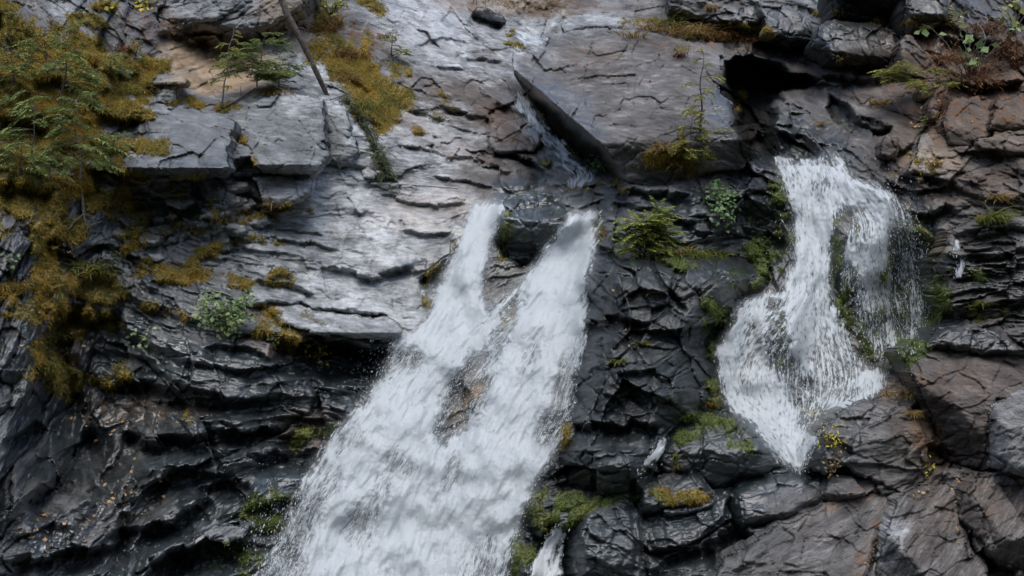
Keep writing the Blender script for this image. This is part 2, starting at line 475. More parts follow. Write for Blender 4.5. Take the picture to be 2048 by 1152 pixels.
beds_s = layered(PHI + .3 * wrp + .4 * wrp2 + 14 * fm + 8 * fs, 9.5, 23)
FB = fbm(X / 120, Y / 120, 31, 7, .52)
FB2 = fbm(X / 34, Y / 34, 41, 5, .55)

RG = fbm(X / 26, Y / 26, 43, 4, .55, True)
jx = 5 * fbm(X / 40, Y / 40, 61, 4); jy = 5 * fbm(X / 40, Y / 40, 62, 4)
def window(pts, pad):
    P = np.array(pts)
    j0 = max(0, int((P[:, 0].min() - pad - gx[0]) / ST)); j1 = min(WW, int((P[:, 0].max() + pad - gx[0]) / ST) + 1)
    i0 = max(0, int((P[:, 1].min() - pad - gy[0]) / ST)); i1 = min(HH, int((P[:, 1].max() + pad - gy[0]) / ST) + 1)
    return slice(i0, i1), slice(j0, j1)
def blobs(lst, warp=1.0):
    m = np.zeros((HH, WW), F)
    for (bx, by, rx, ry, rot, v) in lst:
        R = max(rx, ry) * 1.7
        sl = window([(bx - R, by - R), (bx + R, by + R)], 4)
        cr, sr = math.cos(math.radians(rot)), math.sin(math.radians(rot))
        dx = X[sl] + jx[sl] * 2.5 * warp - bx; dy = Y[sl] + jy[sl] * 2.5 * warp - by
        q = np.sqrt(((dx * cr + dy * sr) / rx) ** 2 + ((-dx * sr + dy * cr) / ry) ** 2)
        m[sl] = np.maximum(m[sl], v * smooth(1.5, .55, q))
    return m
# how broken / how bedded each area is
ROUGH = up(shep([(100,200,1.0),(60,600,1.0),(60,950,1.2),(180,700,1.3),(350,250,.5),(380,400,1.5),(480,400,1.4),(560,270,.35),(620,450,.15),(850,440,.12),(700,560,.22),(750,630,.22),(620,600,.22),(400,560,.6),
 (450,700,.75),(350,850,1.1),(550,850,1.2),(600,760,1.1),(250,1000,1.15),(420,1050,.8),(150,1080,1.1),(850,60,.35),(880,220,.65),(800,320,.6),(980,300,.75),(1000,100,.65),(650,230,.7),(420,120,.5),(450,20,.9),
 (900,800,.3),(750,1000,.3),(1050,600,.35),(1250,180,.25),(1300,400,.8),(1450,400,.9),(1250,600,.8),(1300,750,.9),(1250,900,.75),(1200,1080,.6),(1400,1000,.8),(1450,900,.7),
 (1480,200,1.0),(1580,260,1.5),(1650,220,.5),(1750,170,.3),(1500,40,1.0),(1720,80,.8),(1850,30,1.0),(1950,120,1.0),(1950,260,.7),(1900,330,.6),(1850,420,.9),(1960,540,1.2),(1620,500,.5),(1580,700,.4),
 (1780,600,.8),(1750,880,.45),(1900,780,.4),(1950,1000,.7),(1600,1080,.6),(1800,1080,.5),(1500,1100,.6)], Xs, Ys, 70, 2))
BED = up(shep([(100,200,.4),(60,600,.5),(350,650,1.1),(450,780,1.2),(350,880,1.2),(550,820,1.2),(600,550,.6),(700,640,.7),(850,430,.28),(250,1000,.9),(420,1060,.7),(900,200,.9),(850,330,.8),(980,100,.7),
 (560,260,.3),(370,280,.3),(380,400,.5),(450,30,1.3),(430,120,.4),(1250,180,.2),(1280,400,.6),(1250,600,.5),(1300,750,.5),(1230,930,.9),(1220,1080,.9),(1450,1000,.6),(1600,1080,.6),(1850,1080,.4),
 (1600,280,.4),(1700,200,.25),(1950,550,1.8),(1950,330,.4),(1850,430,.7),(1900,760,.5),(1740,880,.25),(1720,80,.5),(900,800,.3),(1600,650,.3),(1850,30,.4),(80,950,.6)], Xs, Ys, 70, 2))
ROUGH *= (1 + .35 * fbm(X / 150, Y / 150, 51, 3)); ROUGH = np.clip(ROUGH, .05, 2)
BED *= np.clip(1 + 1.1 * fbm(X / 130, Y / 130, 52, 3), .1, 2)

WETB = blobs([(300,900,420,260,0,1),(500,800,330,150,0,1),(1300,750,220,330,0,1),(1350,1000,260,120,0,1)])
FINE = 1 - .6 * WETB
DETAIL = (ROUGH * (.40 * fl + .20 * fm + .12 * fb_ + FINE * (.075 * fs + .030 * ft + .030 * FB2 - .02 * RG) - .08 * FB)
          + BED * (.140 * beds_l + .060 * beds_m + .022 * beds_s)
          - (.12 + .35 * ROUGH + .5 * BED) * (.030 * LIC_C + .017 * LIC_M + .0075 * LIC_F)).astype(F)
DETAIL += (ROUGH * (.06 * np.exp(-(fle / .07) ** 2) + .04 * np.exp(-(fme / .09) ** 2))).astype(F)

# traced ledges (dark undercuts below the line) : points, undercut width px, depth m, recovery px
LEDGES = [
 ([(-40,205),(20,222),(70,232),(115,250)],22,.45,60),([(170,330),(215,322),(262,338)],26,.5,50),([(-20,372),(50,352),(120,372)],24,.5,60),([(195,215),(240,232),(285,240)],16,.35,40),([(60,160),(110,150),(160,165)],16,.3,50),([(200,130),(250,150),(290,150)],14,.3,40),([(90,470),(130,500),(160,505)],18,.4,40),([(130,612),(190,618),(250,612)],22,.5,40),
 ([(690,130),(720,160),(745,185)],12,.22,30),([(720,215),(750,235),(775,262)],12,.25,30),([(1880,60),(1940,75),(2048,70)],16,.4,40),([(1900,150),(1960,165),(2048,150)],16,.35,40), ([(545,452),(600,460),(650,470)],5,.10,16),([(520,468),(600,482),(690,498)],6,.12,20),([(640,528),(690,538),(740,550),(830,527)],10,.22,30),
 ([(505,552),(560,558),(640,588)],12,.2,30),([(470,600),(590,603),(700,618),(800,635)],14,.28,35),([(545,650),(640,672),(700,682),(778,690)],34,.75,60),
 ([(832,562),(870,532),(905,508)],10,.2,25),([(750,388),(870,405),(940,403)],8,.14,20),([(800,455),(850,468),(905,462)],7,.1,20),
 ([(440,480),(520,500),(600,505)],6,.1,20),
 ([(640,720),(700,728),(760,735)],12,.25,30),([(630,775),(720,770)],12,.25,30),([(400,690),(480,690),(560,715)],9,.18,30),
 ([(150,745),(250,760),(360,770),(470,790),(560,800)],14,.28,40),([(235,870),(300,872),(370,866),(430,858)],22,.5,40),([(430,860),(520,850),(620,862)],16,.35,40),
 ([(330,930),(420,935),(470,945)],14,.3,40),([(280,800),(400,795),(460,800)],8,.15,30),([(500,905),(560,900),(640,890)],16,.3,40),
 ([(0,1120),(60,1108),(130,1100),(220,1090),(270,1072)],18,.45,40),([(215,1060),(290,1050),(340,1030),(385,995),(400,972)],22,.5,40),([(285,1142),(330,1110),(390,1078),(460,1062),(510,1058)],30,.6,60),
 ([(385,970),(440,962),(510,955)],14,.3,40),([(480,1005),(560,990),(600,985)],16,.3,40),([(60,700),(110,650),(150,600)],16,.4,40),
 ([(0,870),(40,860),(70,830)],16,.4,40),([(30,1000),(90,960),(150,900),(165,840)],24,.6,50),
 ([(330,25),(400,48),(450,55),(520,50),(600,10)],26,.4,60),([(310,60),(380,62),(430,70)],14,.4,30),
 ([(870,195),(900,215),(950,230),(985,228)],8,.16,25),([(985,300),(1040,310),(1100,345)],10,.3,30),([(780,282),(860,300),(960,320),(1040,348)],8,.14,25),
 ([(920,118),(960,112),(1010,122)],9,.2,25),([(790,210),(850,230),(930,258),(1000,270)],6,.1,20),([(860,345),(930,362),(1000,375)],8,.16,25),([(820,90),(880,70),(950,90)],6,.1,25),
 ([(990,195),(1040,225),(1090,262)],10,.2,30),([(940,22),(975,30),(1010,45)],12,.5,25),
 ([(1215,365),(1300,385),(1390,380)],16,.35,40),([(1260,425),(1330,430),(1400,440)],10,.2,30),([(1215,400),(1300,410),(1380,435)],10,.22,30),
 ([(1160,640),(1250,630),(1300,650)],12,.3,30),([(1130,835),(1230,850),(1330,842)],16,.4,40),([(1230,740),(1310,735)],8,.2,25),
 ([(1390,1080),(1450,1060),(1490,1040)],22,.5,50),([(1290,1140),(1340,1110),(1420,1085)],12,.25,30),([(1460,1145),(1520,1100),(1600,1070)],12,.2,30),
 ([(1540,130),(1600,145),(1660,165)],18,.5,30),([(1470,110),(1540,115),(1590,125)],14,.5,30),([(1690,225),(1740,235),(1790,245)],12,.2,40),([(1640,160),(1690,175)],10,.2,30),
 ([(1810,290),(1860,300),(1950,345)],8,.15,30),([(1780,410),(1850,420),(1910,400)],12,.3,30),([(1790,350),(1850,352),(1920,360)],10,.2,30),
 ([(1910,505),(1960,512),(2048,520)],12,.35,22),([(1905,545),(1960,552),(2048,560)],10,.3,20),([(1940,575),(2048,590)],10,.3,20),([(1920,470),(1990,478),(2048,485)],10,.3,20),
 ([(1930,1040),(1980,1105),(2048,1135)],26,.5,60),([(1850,790),(1880,830)],16,.4,20),([(1300,1100),(1400,1085)],8,.2,25),([(1500,70),(1560,85),(1640,100)],20,.5,30),
 ([(1640,140),(1720,150),(1780,150)],16,.5,20),([(1720,110),(1790,140)],14,.4,30),([(250,400),(330,402),(400,415)],10,.3,25),([(230,355),(330,362),(450,352)],20,.5,30),
]
LEDGE = np.zeros((HH, WW), F)
for pts, wd, dep, rec in LEDGES:
    sl = window(pts, wd + rec + 25)
    d, side, al = line_d(pts, X[sl] + jx[sl] * 1.4, Y[sl] + jy[sl] * 1.4)
    s = d * side + wd * (.55 * fm[sl] + .45 * fb_[sl] + .25 * fs[sl])
    tap = smooth(0, .16, al) * smooth(1, .84, al)
    end = np.where((al <= 0.001) | (al >= .999), 0, 1)
    dep_n = dep * (1 + .5 * FB2[sl])
    below = np.where(s < wd, smooth(0, 1, s / wd), np.clip(1 - (s - wd) / rec, 0, 1))
    above = np.clip(1 + s / 28, 0, 1) ** 1.5 * .22        # the lip stands out a little
    LEDGE[sl] += np.where(s > 0, below * dep_n - .22 * dep * (1 - np.clip(s / wd, 0, 1)), -above * dep) * tap * end
CRACKS = [
 ([(1268,1160),(1272,1080),(1262,1010),(1270,950)],5,.3),([(1365,908),(1400,950),(1425,985)],5,.25),([(1300,520),(1325,570),(1375,625)],4,.2),
 ([(1795,995),(1770,1050),(1735,1150)],5,.2),([(1912,1010),(1890,1090),(1880,1150)],4,.15),([(1925,960),(1920,1035)],6,.25),([(1750,985),(1830,960),(1870,945)],5,.2),
 ([(975,235),(982,310)],4,.2),([(860,290),(866,310)],4,.15),([(1470,960),(1450,1040),(1400,1075)],5,.2),([(590,190),(560,225),(535,255)],4,.12),([(510,275),(505,300)],3,.1),
 ([(640,520),(650,560),(660,590)],3,.08),([(800,440),(806,455)],3,.06),([(1080,390),(1060,420)],4,.12),([(130,610),(120,700),(150,800),(140,900)],18,.5),
 ([(1830,760),(1870,860),(1885,925)],7,.3),([(1860,690),(1900,700),(2048,735)],5,.2),([(1780,330),(1830,290),(1860,250)],5,.2),([(230,1152),(250,1080),(245,1020)],10,.25),([(270,1152),(295,1085)],8,.2),
]
for pts, wd, dep in CRACKS:
    sl = window(pts, wd * 4 + 20)
    d, side, al = line_d(pts, X[sl] + jx[sl], Y[sl] + jy[sl])
    LEDGE[sl] += dep * np.exp(-(d / wd) ** 2) * smooth(0, .1, al) * smooth(1, .9, al)
# deep hollows: x, y, rx, ry, depth
for (hx, hy, rx, ry, rot, dp) in [(1560,300,80,36,0,.5),(1820,570,70,110,0,.6),
                              (1500,480,70,70,0,.4),(1780,690,60,60,0,.5),(900,820,50,90,-25,.25),(1870,915,40,25,0,.5),(1960,925,60,16,5,.6)]:
    sl = window([(hx - rx * 2, hy - ry * 2), (hx + rx * 2, hy + ry * 2)], 10)
    cr, sr = math.cos(math.radians(rot)), math.sin(math.radians(rot))
    dx = X[sl] + jx[sl] * 2 - hx; dy = Y[sl] + jy[sl] * 2 - hy
    q = ((dx * cr + dy * sr) / rx) ** 2 + ((-dx * sr + dy * cr) / ry) ** 2
    LEDGE[sl] += dp * smooth(1.25, .5, q)

for poly, dp, e in [([(1443,125),(1500,106),(1560,122),(1650,162),(1615,182),(1575,190),(1552,225),(1545,270),(1572,320),(1490,326),(1470,262),(1455,200),(1436,182)],2.4,24),
                   ([(1655,175),(1700,205),(1720,240),(1790,250),(1780,275),(1700,268),(1660,230)],.7,14),([(1500,70),(1620,95),(1640,130),(1560,115),(1500,95)],.6,14)]:
    sl = window(poly, 30)
    LEDGE[sl] += dp * smooth(0, e, poly_sd(poly, X[sl] + 2.2 * jx[sl] + 8 * fm[sl], Y[sl] + 2.2 * jy[sl] + 8 * fb_[sl]))

GREEN = blobs([(1100,470,140,60,0,1),(1450,600,160,200,0,1),(1600,560,120,300,0,1),(1800,620,130,180,0,1),(1980,560,120,120,0,1),(1430,870,140,60,0,.9),(1200,1010,140,60,0,.8),(1050,1050,100,120,0,.8),(1540,450,60,150,0,1),(540,1020,120,90,0,.9),(480,1120,100,60,0,.9),(620,880,80,60,0,.7),(1090,320,80,40,0,.6)])
MOSS = blobs([
 (20,250,60,160,0,.9),(110,200,120,120,0,1.0),(90,480,30,60,0,.9),(70,620,40,30,0,.8),(130,640,50,50,20,.8),(120,760,40,40,0,.75),(190,640,60,30,0,.75),(280,450,60,30,0,.7),(220,400,60,30,0,.75),(330,440,60,14,-10,.7),(650,110,50,30,20,.8),(720,90,60,30,20,.75),(800,150,30,30,30,.7),(840,210,40,14,25,.55),(900,210,30,10,25,.5),(640,20,50,20,0,.7),(250,120,30,40,20,.8),(400,160,24,8,0,.5),(530,480,60,8,10,.5),(640,640,40,14,10,.5),(470,560,50,14,10,.6),(1800,560,70,90,0,.85),(1700,560,20,60,0,.8),(1840,470,50,40,0,.6),
 (60,120,130,90,10,1.0),(150,130,100,70,20,.9),(60,270,120,110,0,1.0),(170,260,90,90,30,.95),(240,170,60,40,-20,.9),(210,14,26,12,5,1),(170,40,50,14,5,1),(290,135,50,24,-5,.9),(240,215,70,20,15,1),
 (290,190,26,20,20,.9),(370,205,40,10,12,.8),(275,290,60,18,5,1),(160,360,60,50,0,.85),(60,390,90,50,15,1.0),(100,420,18,60,-20,.95),(140,450,50,40,0,.8),(90,540,26,60,10,.9),(180,570,85,34,10,1.0),
 (100,700,40,46,-30,.85),(30,600,50,40,0,.7),(20,450,40,30,0,.6),(230,430,30,20,30,.8),(310,470,90,14,-25,.75),(440,495,50,12,-15,.85),(380,545,50,24,0,.8),(300,540,60,24,10,.7),(330,620,70,16,10,.6),
 (540,425,80,10,-18,.7),(560,560,40,20,5,.75),(540,650,50,40,20,.6),(575,680,50,25,10,.6),(700,130,60,60,40,1.0),(740,190,60,50,50,1.0),(770,235,26,40,40,.95),(660,45,40,30,0,.9),(690,80,50,26,30,.8),
 (800,190,26,50,-40,.8),(870,185,40,10,30,.5),(745,10,40,18,30,.9),(460,215,30,9,-5,.8),(545,180,26,8,0,.8),(480,278,16,9,0,.8),(510,325,12,16,0,.8),(420,440,90,20,-15,.6),(400,380,60,40,0,.45),(250,350,60,14,5,.7),
 (600,420,50,10,-5,.45),(20,40,50,60,0,.7),(830,255,20,8,30,.5),(930,500,18,30,-40,.6),(880,545,30,22,-20,.6),(860,590,26,26,-20,.6),
 (1022,440,20,20,0,.8),(1006,480,18,50,0,.8),(1090,470,50,14,-10,.4),(1198,465,16,26,0,1.0),(1350,520,60,16,15,.7),(1420,512,40,12,10,.7),(1340,320,60,26,0,.8),(1370,260,30,40,0,.5),(1480,200,12,30,0,.6),
 (1300,50,60,14,5,.7),(1400,65,70,16,5,.85),(1490,65,70,18,10,.8),(1360,100,16,14,0,.8),(1230,355,40,30,0,.5),(1560,400,26,80,0,.75),(1540,480,60,90,0,.55),(1440,640,36,60,-15,.65),(1430,740,22,80,0,.75),(1480,560,80,30,0,.5),
 (1660,500,24,90,0,.9),(1690,620,24,60,0,.75),(1570,690,26,60,0,.8),(1780,560,90,120,0,1.0),(1790,680,70,60,0,.9),(1860,600,40,60,0,.95),(1830,500,50,60,0,.9),(1955,622,22,22,0,1.0),(1990,625,40,10,0,.7),(1950,550,50,9,8,.8),(1980,440,40,10,0,.8),
 (1430,850,60,24,10,.95),(1380,870,40,14,-10,.9),(1480,890,30,20,30,.8),(1350,930,12,30,0,.6),(1130,1000,30,18,0,.9),(1120,870,20,30,0,.8),(1240,1000,40,12,-15,.8),(1170,1020,50,12,-35,.85),(1080,1030,40,60,-30,.7),(1040,1100,30,50,0,.7),(1350,990,70,14,5,.6),
 (540,1020,60,50,0,.75),(620,880,60,40,-20,.5),(480,1120,80,40,0,.5),(900,260,12,8,0,.3),(1090,325,18,8,20,.7),(1145,300,14,6,10,.6),(1160,380,40,8,0,.6),(1000,650,20,50,20,.6),(1050,640,26,50,20,.5),
 (1650,25,40,14,5,.6),(1790,45,40,14,0,.7),(1700,130,60,10,10,.5),(1830,330,60,40,0,.4),(1800,440,60,30,0,.4),(1020,65,14,10,0,.8),(1030,90,20,7,10,.8),(640,430,40,8,0,.2),(240,750,60,40,0,.35),(180,800,50,60,0,.35),(60,720,30,50,0,.4),(400,830,60,20,0,.3),
])
WET = blobs([
 (310,650,250,140,15,.7),(300,900,420,260,0,.78),(500,800,330,150,0,.95),(60,750,160,300,0,.85),(700,620,220,40,12,.1),(700,720,130,60,0,.9),(650,830,130,100,0,1.0),
 (1250,600,200,140,0,.9),(1300,750,220,180,0,1.0),(1250,950,200,140,0,.95),(1400,950,200,120,0,.9),(1250,1100,220,100,0,.85),(1450,1090,160,90,-20,.6),(1450,480,180,130,0,.85),(1300,430,140,60,0,.55),
 (1600,500,150,300,0,.95),(1800,560,120,200,0,.95),(1960,560,120,120,0,.6),(1950,690,120,40,0,.7),(1600,800,200,200,0,.9),(1740,890,140,100,0,.55),(1620,990,100,60,0,.7),
 (1560,280,130,80,0,.8),(1490,210,70,120,0,.95),(1800,400,140,70,0,.6),(1500,50,160,40,0,.7),(1720,90,130,60,0,.8),(1800,10,160,50,0,.8),(1940,60,170,90,0,.7),(1960,150,120,50,0,.5),(1060,440,90,90,0,.85),(950,560,140,150,0,.7),(950,850,200,300,0,.8),
 (1090,300,60,90,-40,.6),(1040,380,90,20,0,.6),(300,420,160,60,0,.7),(480,390,80,50,0,.55),(430,10,130,26,-10,.4),(40,450,120,130,0,.6),(400,310,70,60,0,.25),(150,300,200,140,0,.3),(1120,240,90,110,-40,.6),(300,1120,420,120,0,.8),
 (1880,900,140,60,0,.2),(1980,1000,120,120,0,.4),(1180,1130,220,120,0,.75),(1030,1060,100,160,0,.95)])
WARM = blobs([
 (1300,190,280,170,5,.62),(1500,330,150,100,0,.6),(1700,190,220,90,15,.75),(1900,300,220,130,0,1.0),(1950,130,180,140,0,1.0),(1900,800,240,180,0,1.0),(1750,880,150,110,0,.6),(1700,1070,300,130,-20,.6),(1950,1050,200,170,0,.75),
 (1400,1120,150,60,0,.5),(1720,80,150,60,0,.5),(950,240,170,70,25,1.0),(800,240,70,30,20,.5),(830,350,120,30,15,.6),(1000,150,110,90,30,.75),(880,160,90,40,20,.5),(960,360,140,24,15,.7),(850,340,140,40,15,.35),(1960,560,120,140,0,.9),(1380,40,200,60,0,.6),(160,1000,170,90,0,.45),(60,600,110,160,0,.4),(950,280,100,30,20,.6),(1070,310,60,40,20,.6)])
PALE = blobs([(330,845,120,16,5,.45),(450,1030,100,34,-30,.5),(150,1085,130,26,-10,.4),(230,1000,100,40,-20,.3),(330,690,130,30,15,.3),(590,830,60,12,0,.4),(560,960,50,14,0,.4),  # pale rock; this row also paints highlights on lower-left wet facets
 (850,70,130,70,25,1.0),(900,20,170,50,15,1.0),(960,110,90,50,30,.9),(800,310,120,70,15,.85),(860,250,160,60,20,.7),(620,190,70,60,30,.85),(640,140,60,50,30,.8),(680,370,90,50,15,.8),(600,260,100,70,10,.25),
 (800,430,240,70,5,1.0),(620,490,190,60,10,.85),(720,600,170,60,12,1.1),(640,630,170,50,12,.95),(700,540,200,50,10,.9),(780,660,90,30,10,.9),(860,520,90,80,-20,.8),(1060,30,120,40,10,.9),(1130,130,50,40,0,.35),(1190,40,60,18,0,.7),(120,20,90,20,0,.6),(360,30,40,30,0,.6),
 (1060,240,50,70,-40,.45),(300,380,80,20,5,.3),(420,1010,90,40,-30,.3),(1250,1000,60,40,0,.2),(1440,930,60,30,0,.4),(1350,1050,90,20,-30,.5),(1780,1080,30,80,25,.55),(1680,1010,80,14,-22,.4),(1640,70,26,24,0,.5),(1850,350,100,30,10,.3),(1500,10,40,20,0,.3),(1060,385,80,16,0,.4),(1080,420,70,20,0,.4)])
TAN = blobs([(400,110,80,44,0,1.1),(470,135,80,50,0,1.1),(430,165,100,20,0,1),(600,40,40,24,0,.8),(580,60,60,30,0,.6),(560,20,60,30,0,.5),(640,60,40,20,0,.5),(930,790,60,70,-25,.95),(1000,560,50,50,0,.7),(960,470,60,50,0,.35),(880,420,120,40,0,.3),
 (1720,450,50,60,0,.9),(1650,700,90,110,0,.6),(1880,520,12,70,15,.9),(1560,620,30,16,0,.7),(1780,780,60,20,-10,.6),(1000,5,120,20,0,.35),(1830,30,60,40,0,.35),(1940,270,120,50,0,.2),(1870,320,70,30,0,.45),(1620,830,60,60,0,.5),(1850,900,30,60,-20,.3),(1100,20,60,16,0,.4)])
DARK_SHADE = blobs([(1300,700,170,200,0,.42),(1250,930,140,90,0,.3),(500,860,160,60,0,.25),(1480,470,120,80,0,.35),(1105,248,108,26,44,1.0),(1185,318,60,26,42,1.0),(1500,230,36,90,0,.9),(1560,150,70,30,15,.7),(1730,120,110,22,0,.7),(1740,10,80,50,0,.8),(690,700,110,16,6,.8),(400,880,200,14,0,.6),(560,560,40,16,10,.4)])  # dark pier rock, plus shade painted under the slab, in cave and undercuts
RUST = blobs([(1900,150,170,90,0,.9),(1980,200,90,60,0,.8),(1880,230,30,60,0,.9),(1500,90,110,16,6,.8),(1400,90,120,14,4,.5),(700,70,90,40,25,.9),(640,100,50,20,20,.6),(60,80,120,60,0,.4),(300,50,60,50,0,.7),(1350,330,60,30,0,.6),(1700,1000,80,14,-22,.6),(1860,880,30,60,-20,.8),(1890,760,80,30,0,.4),(1740,1080,14,90,22,.8),(1180,110,60,20,0,.4),(1060,12,160,18,0,.8),(960,10,90,14,0,.6),(130,620,60,140,0,.5),(280,820,120,30,0,.4),(590,690,90,24,5,.8),(620,860,70,40,0,.5),(1480,590,100,30,0,.3),(1900,380,150,40,0,.35),(1960,1000,100,60,0,.35),(900,300,160,12,20,.5),(860,260,120,12,22,.5),(1010,250,60,40,20,.4)])
SHEEN = blobs([(700,460,240,80,5,.9),(650,570,220,70,10,.8),(720,640,120,40,8,.9),(850,430,170,60,0,1),(1110,410,90,20,-10,.5),(1070,240,50,110,-35,1),(1060,110,40,50,0,.9),(850,40,140,40,15,.5),(180,1070,130,50,-10,.8),(440,1020,120,60,-30,.8),(1440,1010,140,60,-20,.3),(1560,980,100,40,0,.3),(330,690,130,50,15,.6),(330,850,160,30,5,.6),(780,660,90,30,0,1)])
mossn = fbm(X / 60, Y / 60, 71, 6, .6)
MOSSF = np.clip(MOSS * .92 + (.95 * mossn + .5 * FB2) * smooth(0, .3, MOSS) - .06, 0, 1.2)
for m in (WET, WARM, PALE, TAN): m += .28 * fbm(X / 90, Y / 90, 81, 5) * smooth(0, .25, m)
edgen = .38 * FB + .30 * FB2 + .10 * LIC_C + .25 * fm
WET = smooth(.22, .80, WET + edgen * smooth(.02, .2, WET) * .9); PALE = smooth(.15, .95, PALE + edgen * smooth(.02, .2, PALE) * .8); SHEEN = SHEEN * np.clip(.75 + 1.2 * edgen, 0, 1)
STREAK = np.clip(.5 + .17 * LIC_M + .10 * LIC_C + .18 * LIC_F + .12 * FB2, 0, 1)

MB_ = smooth(.45, .8, MOSSF)
DETAIL = DETAIL * (1 - .45 * MB_) - MB_ * (.10 + .26 * fbm(X / 45, Y / 45, 75, 5, .55))
DC = D0 + DETAIL + LEDGE
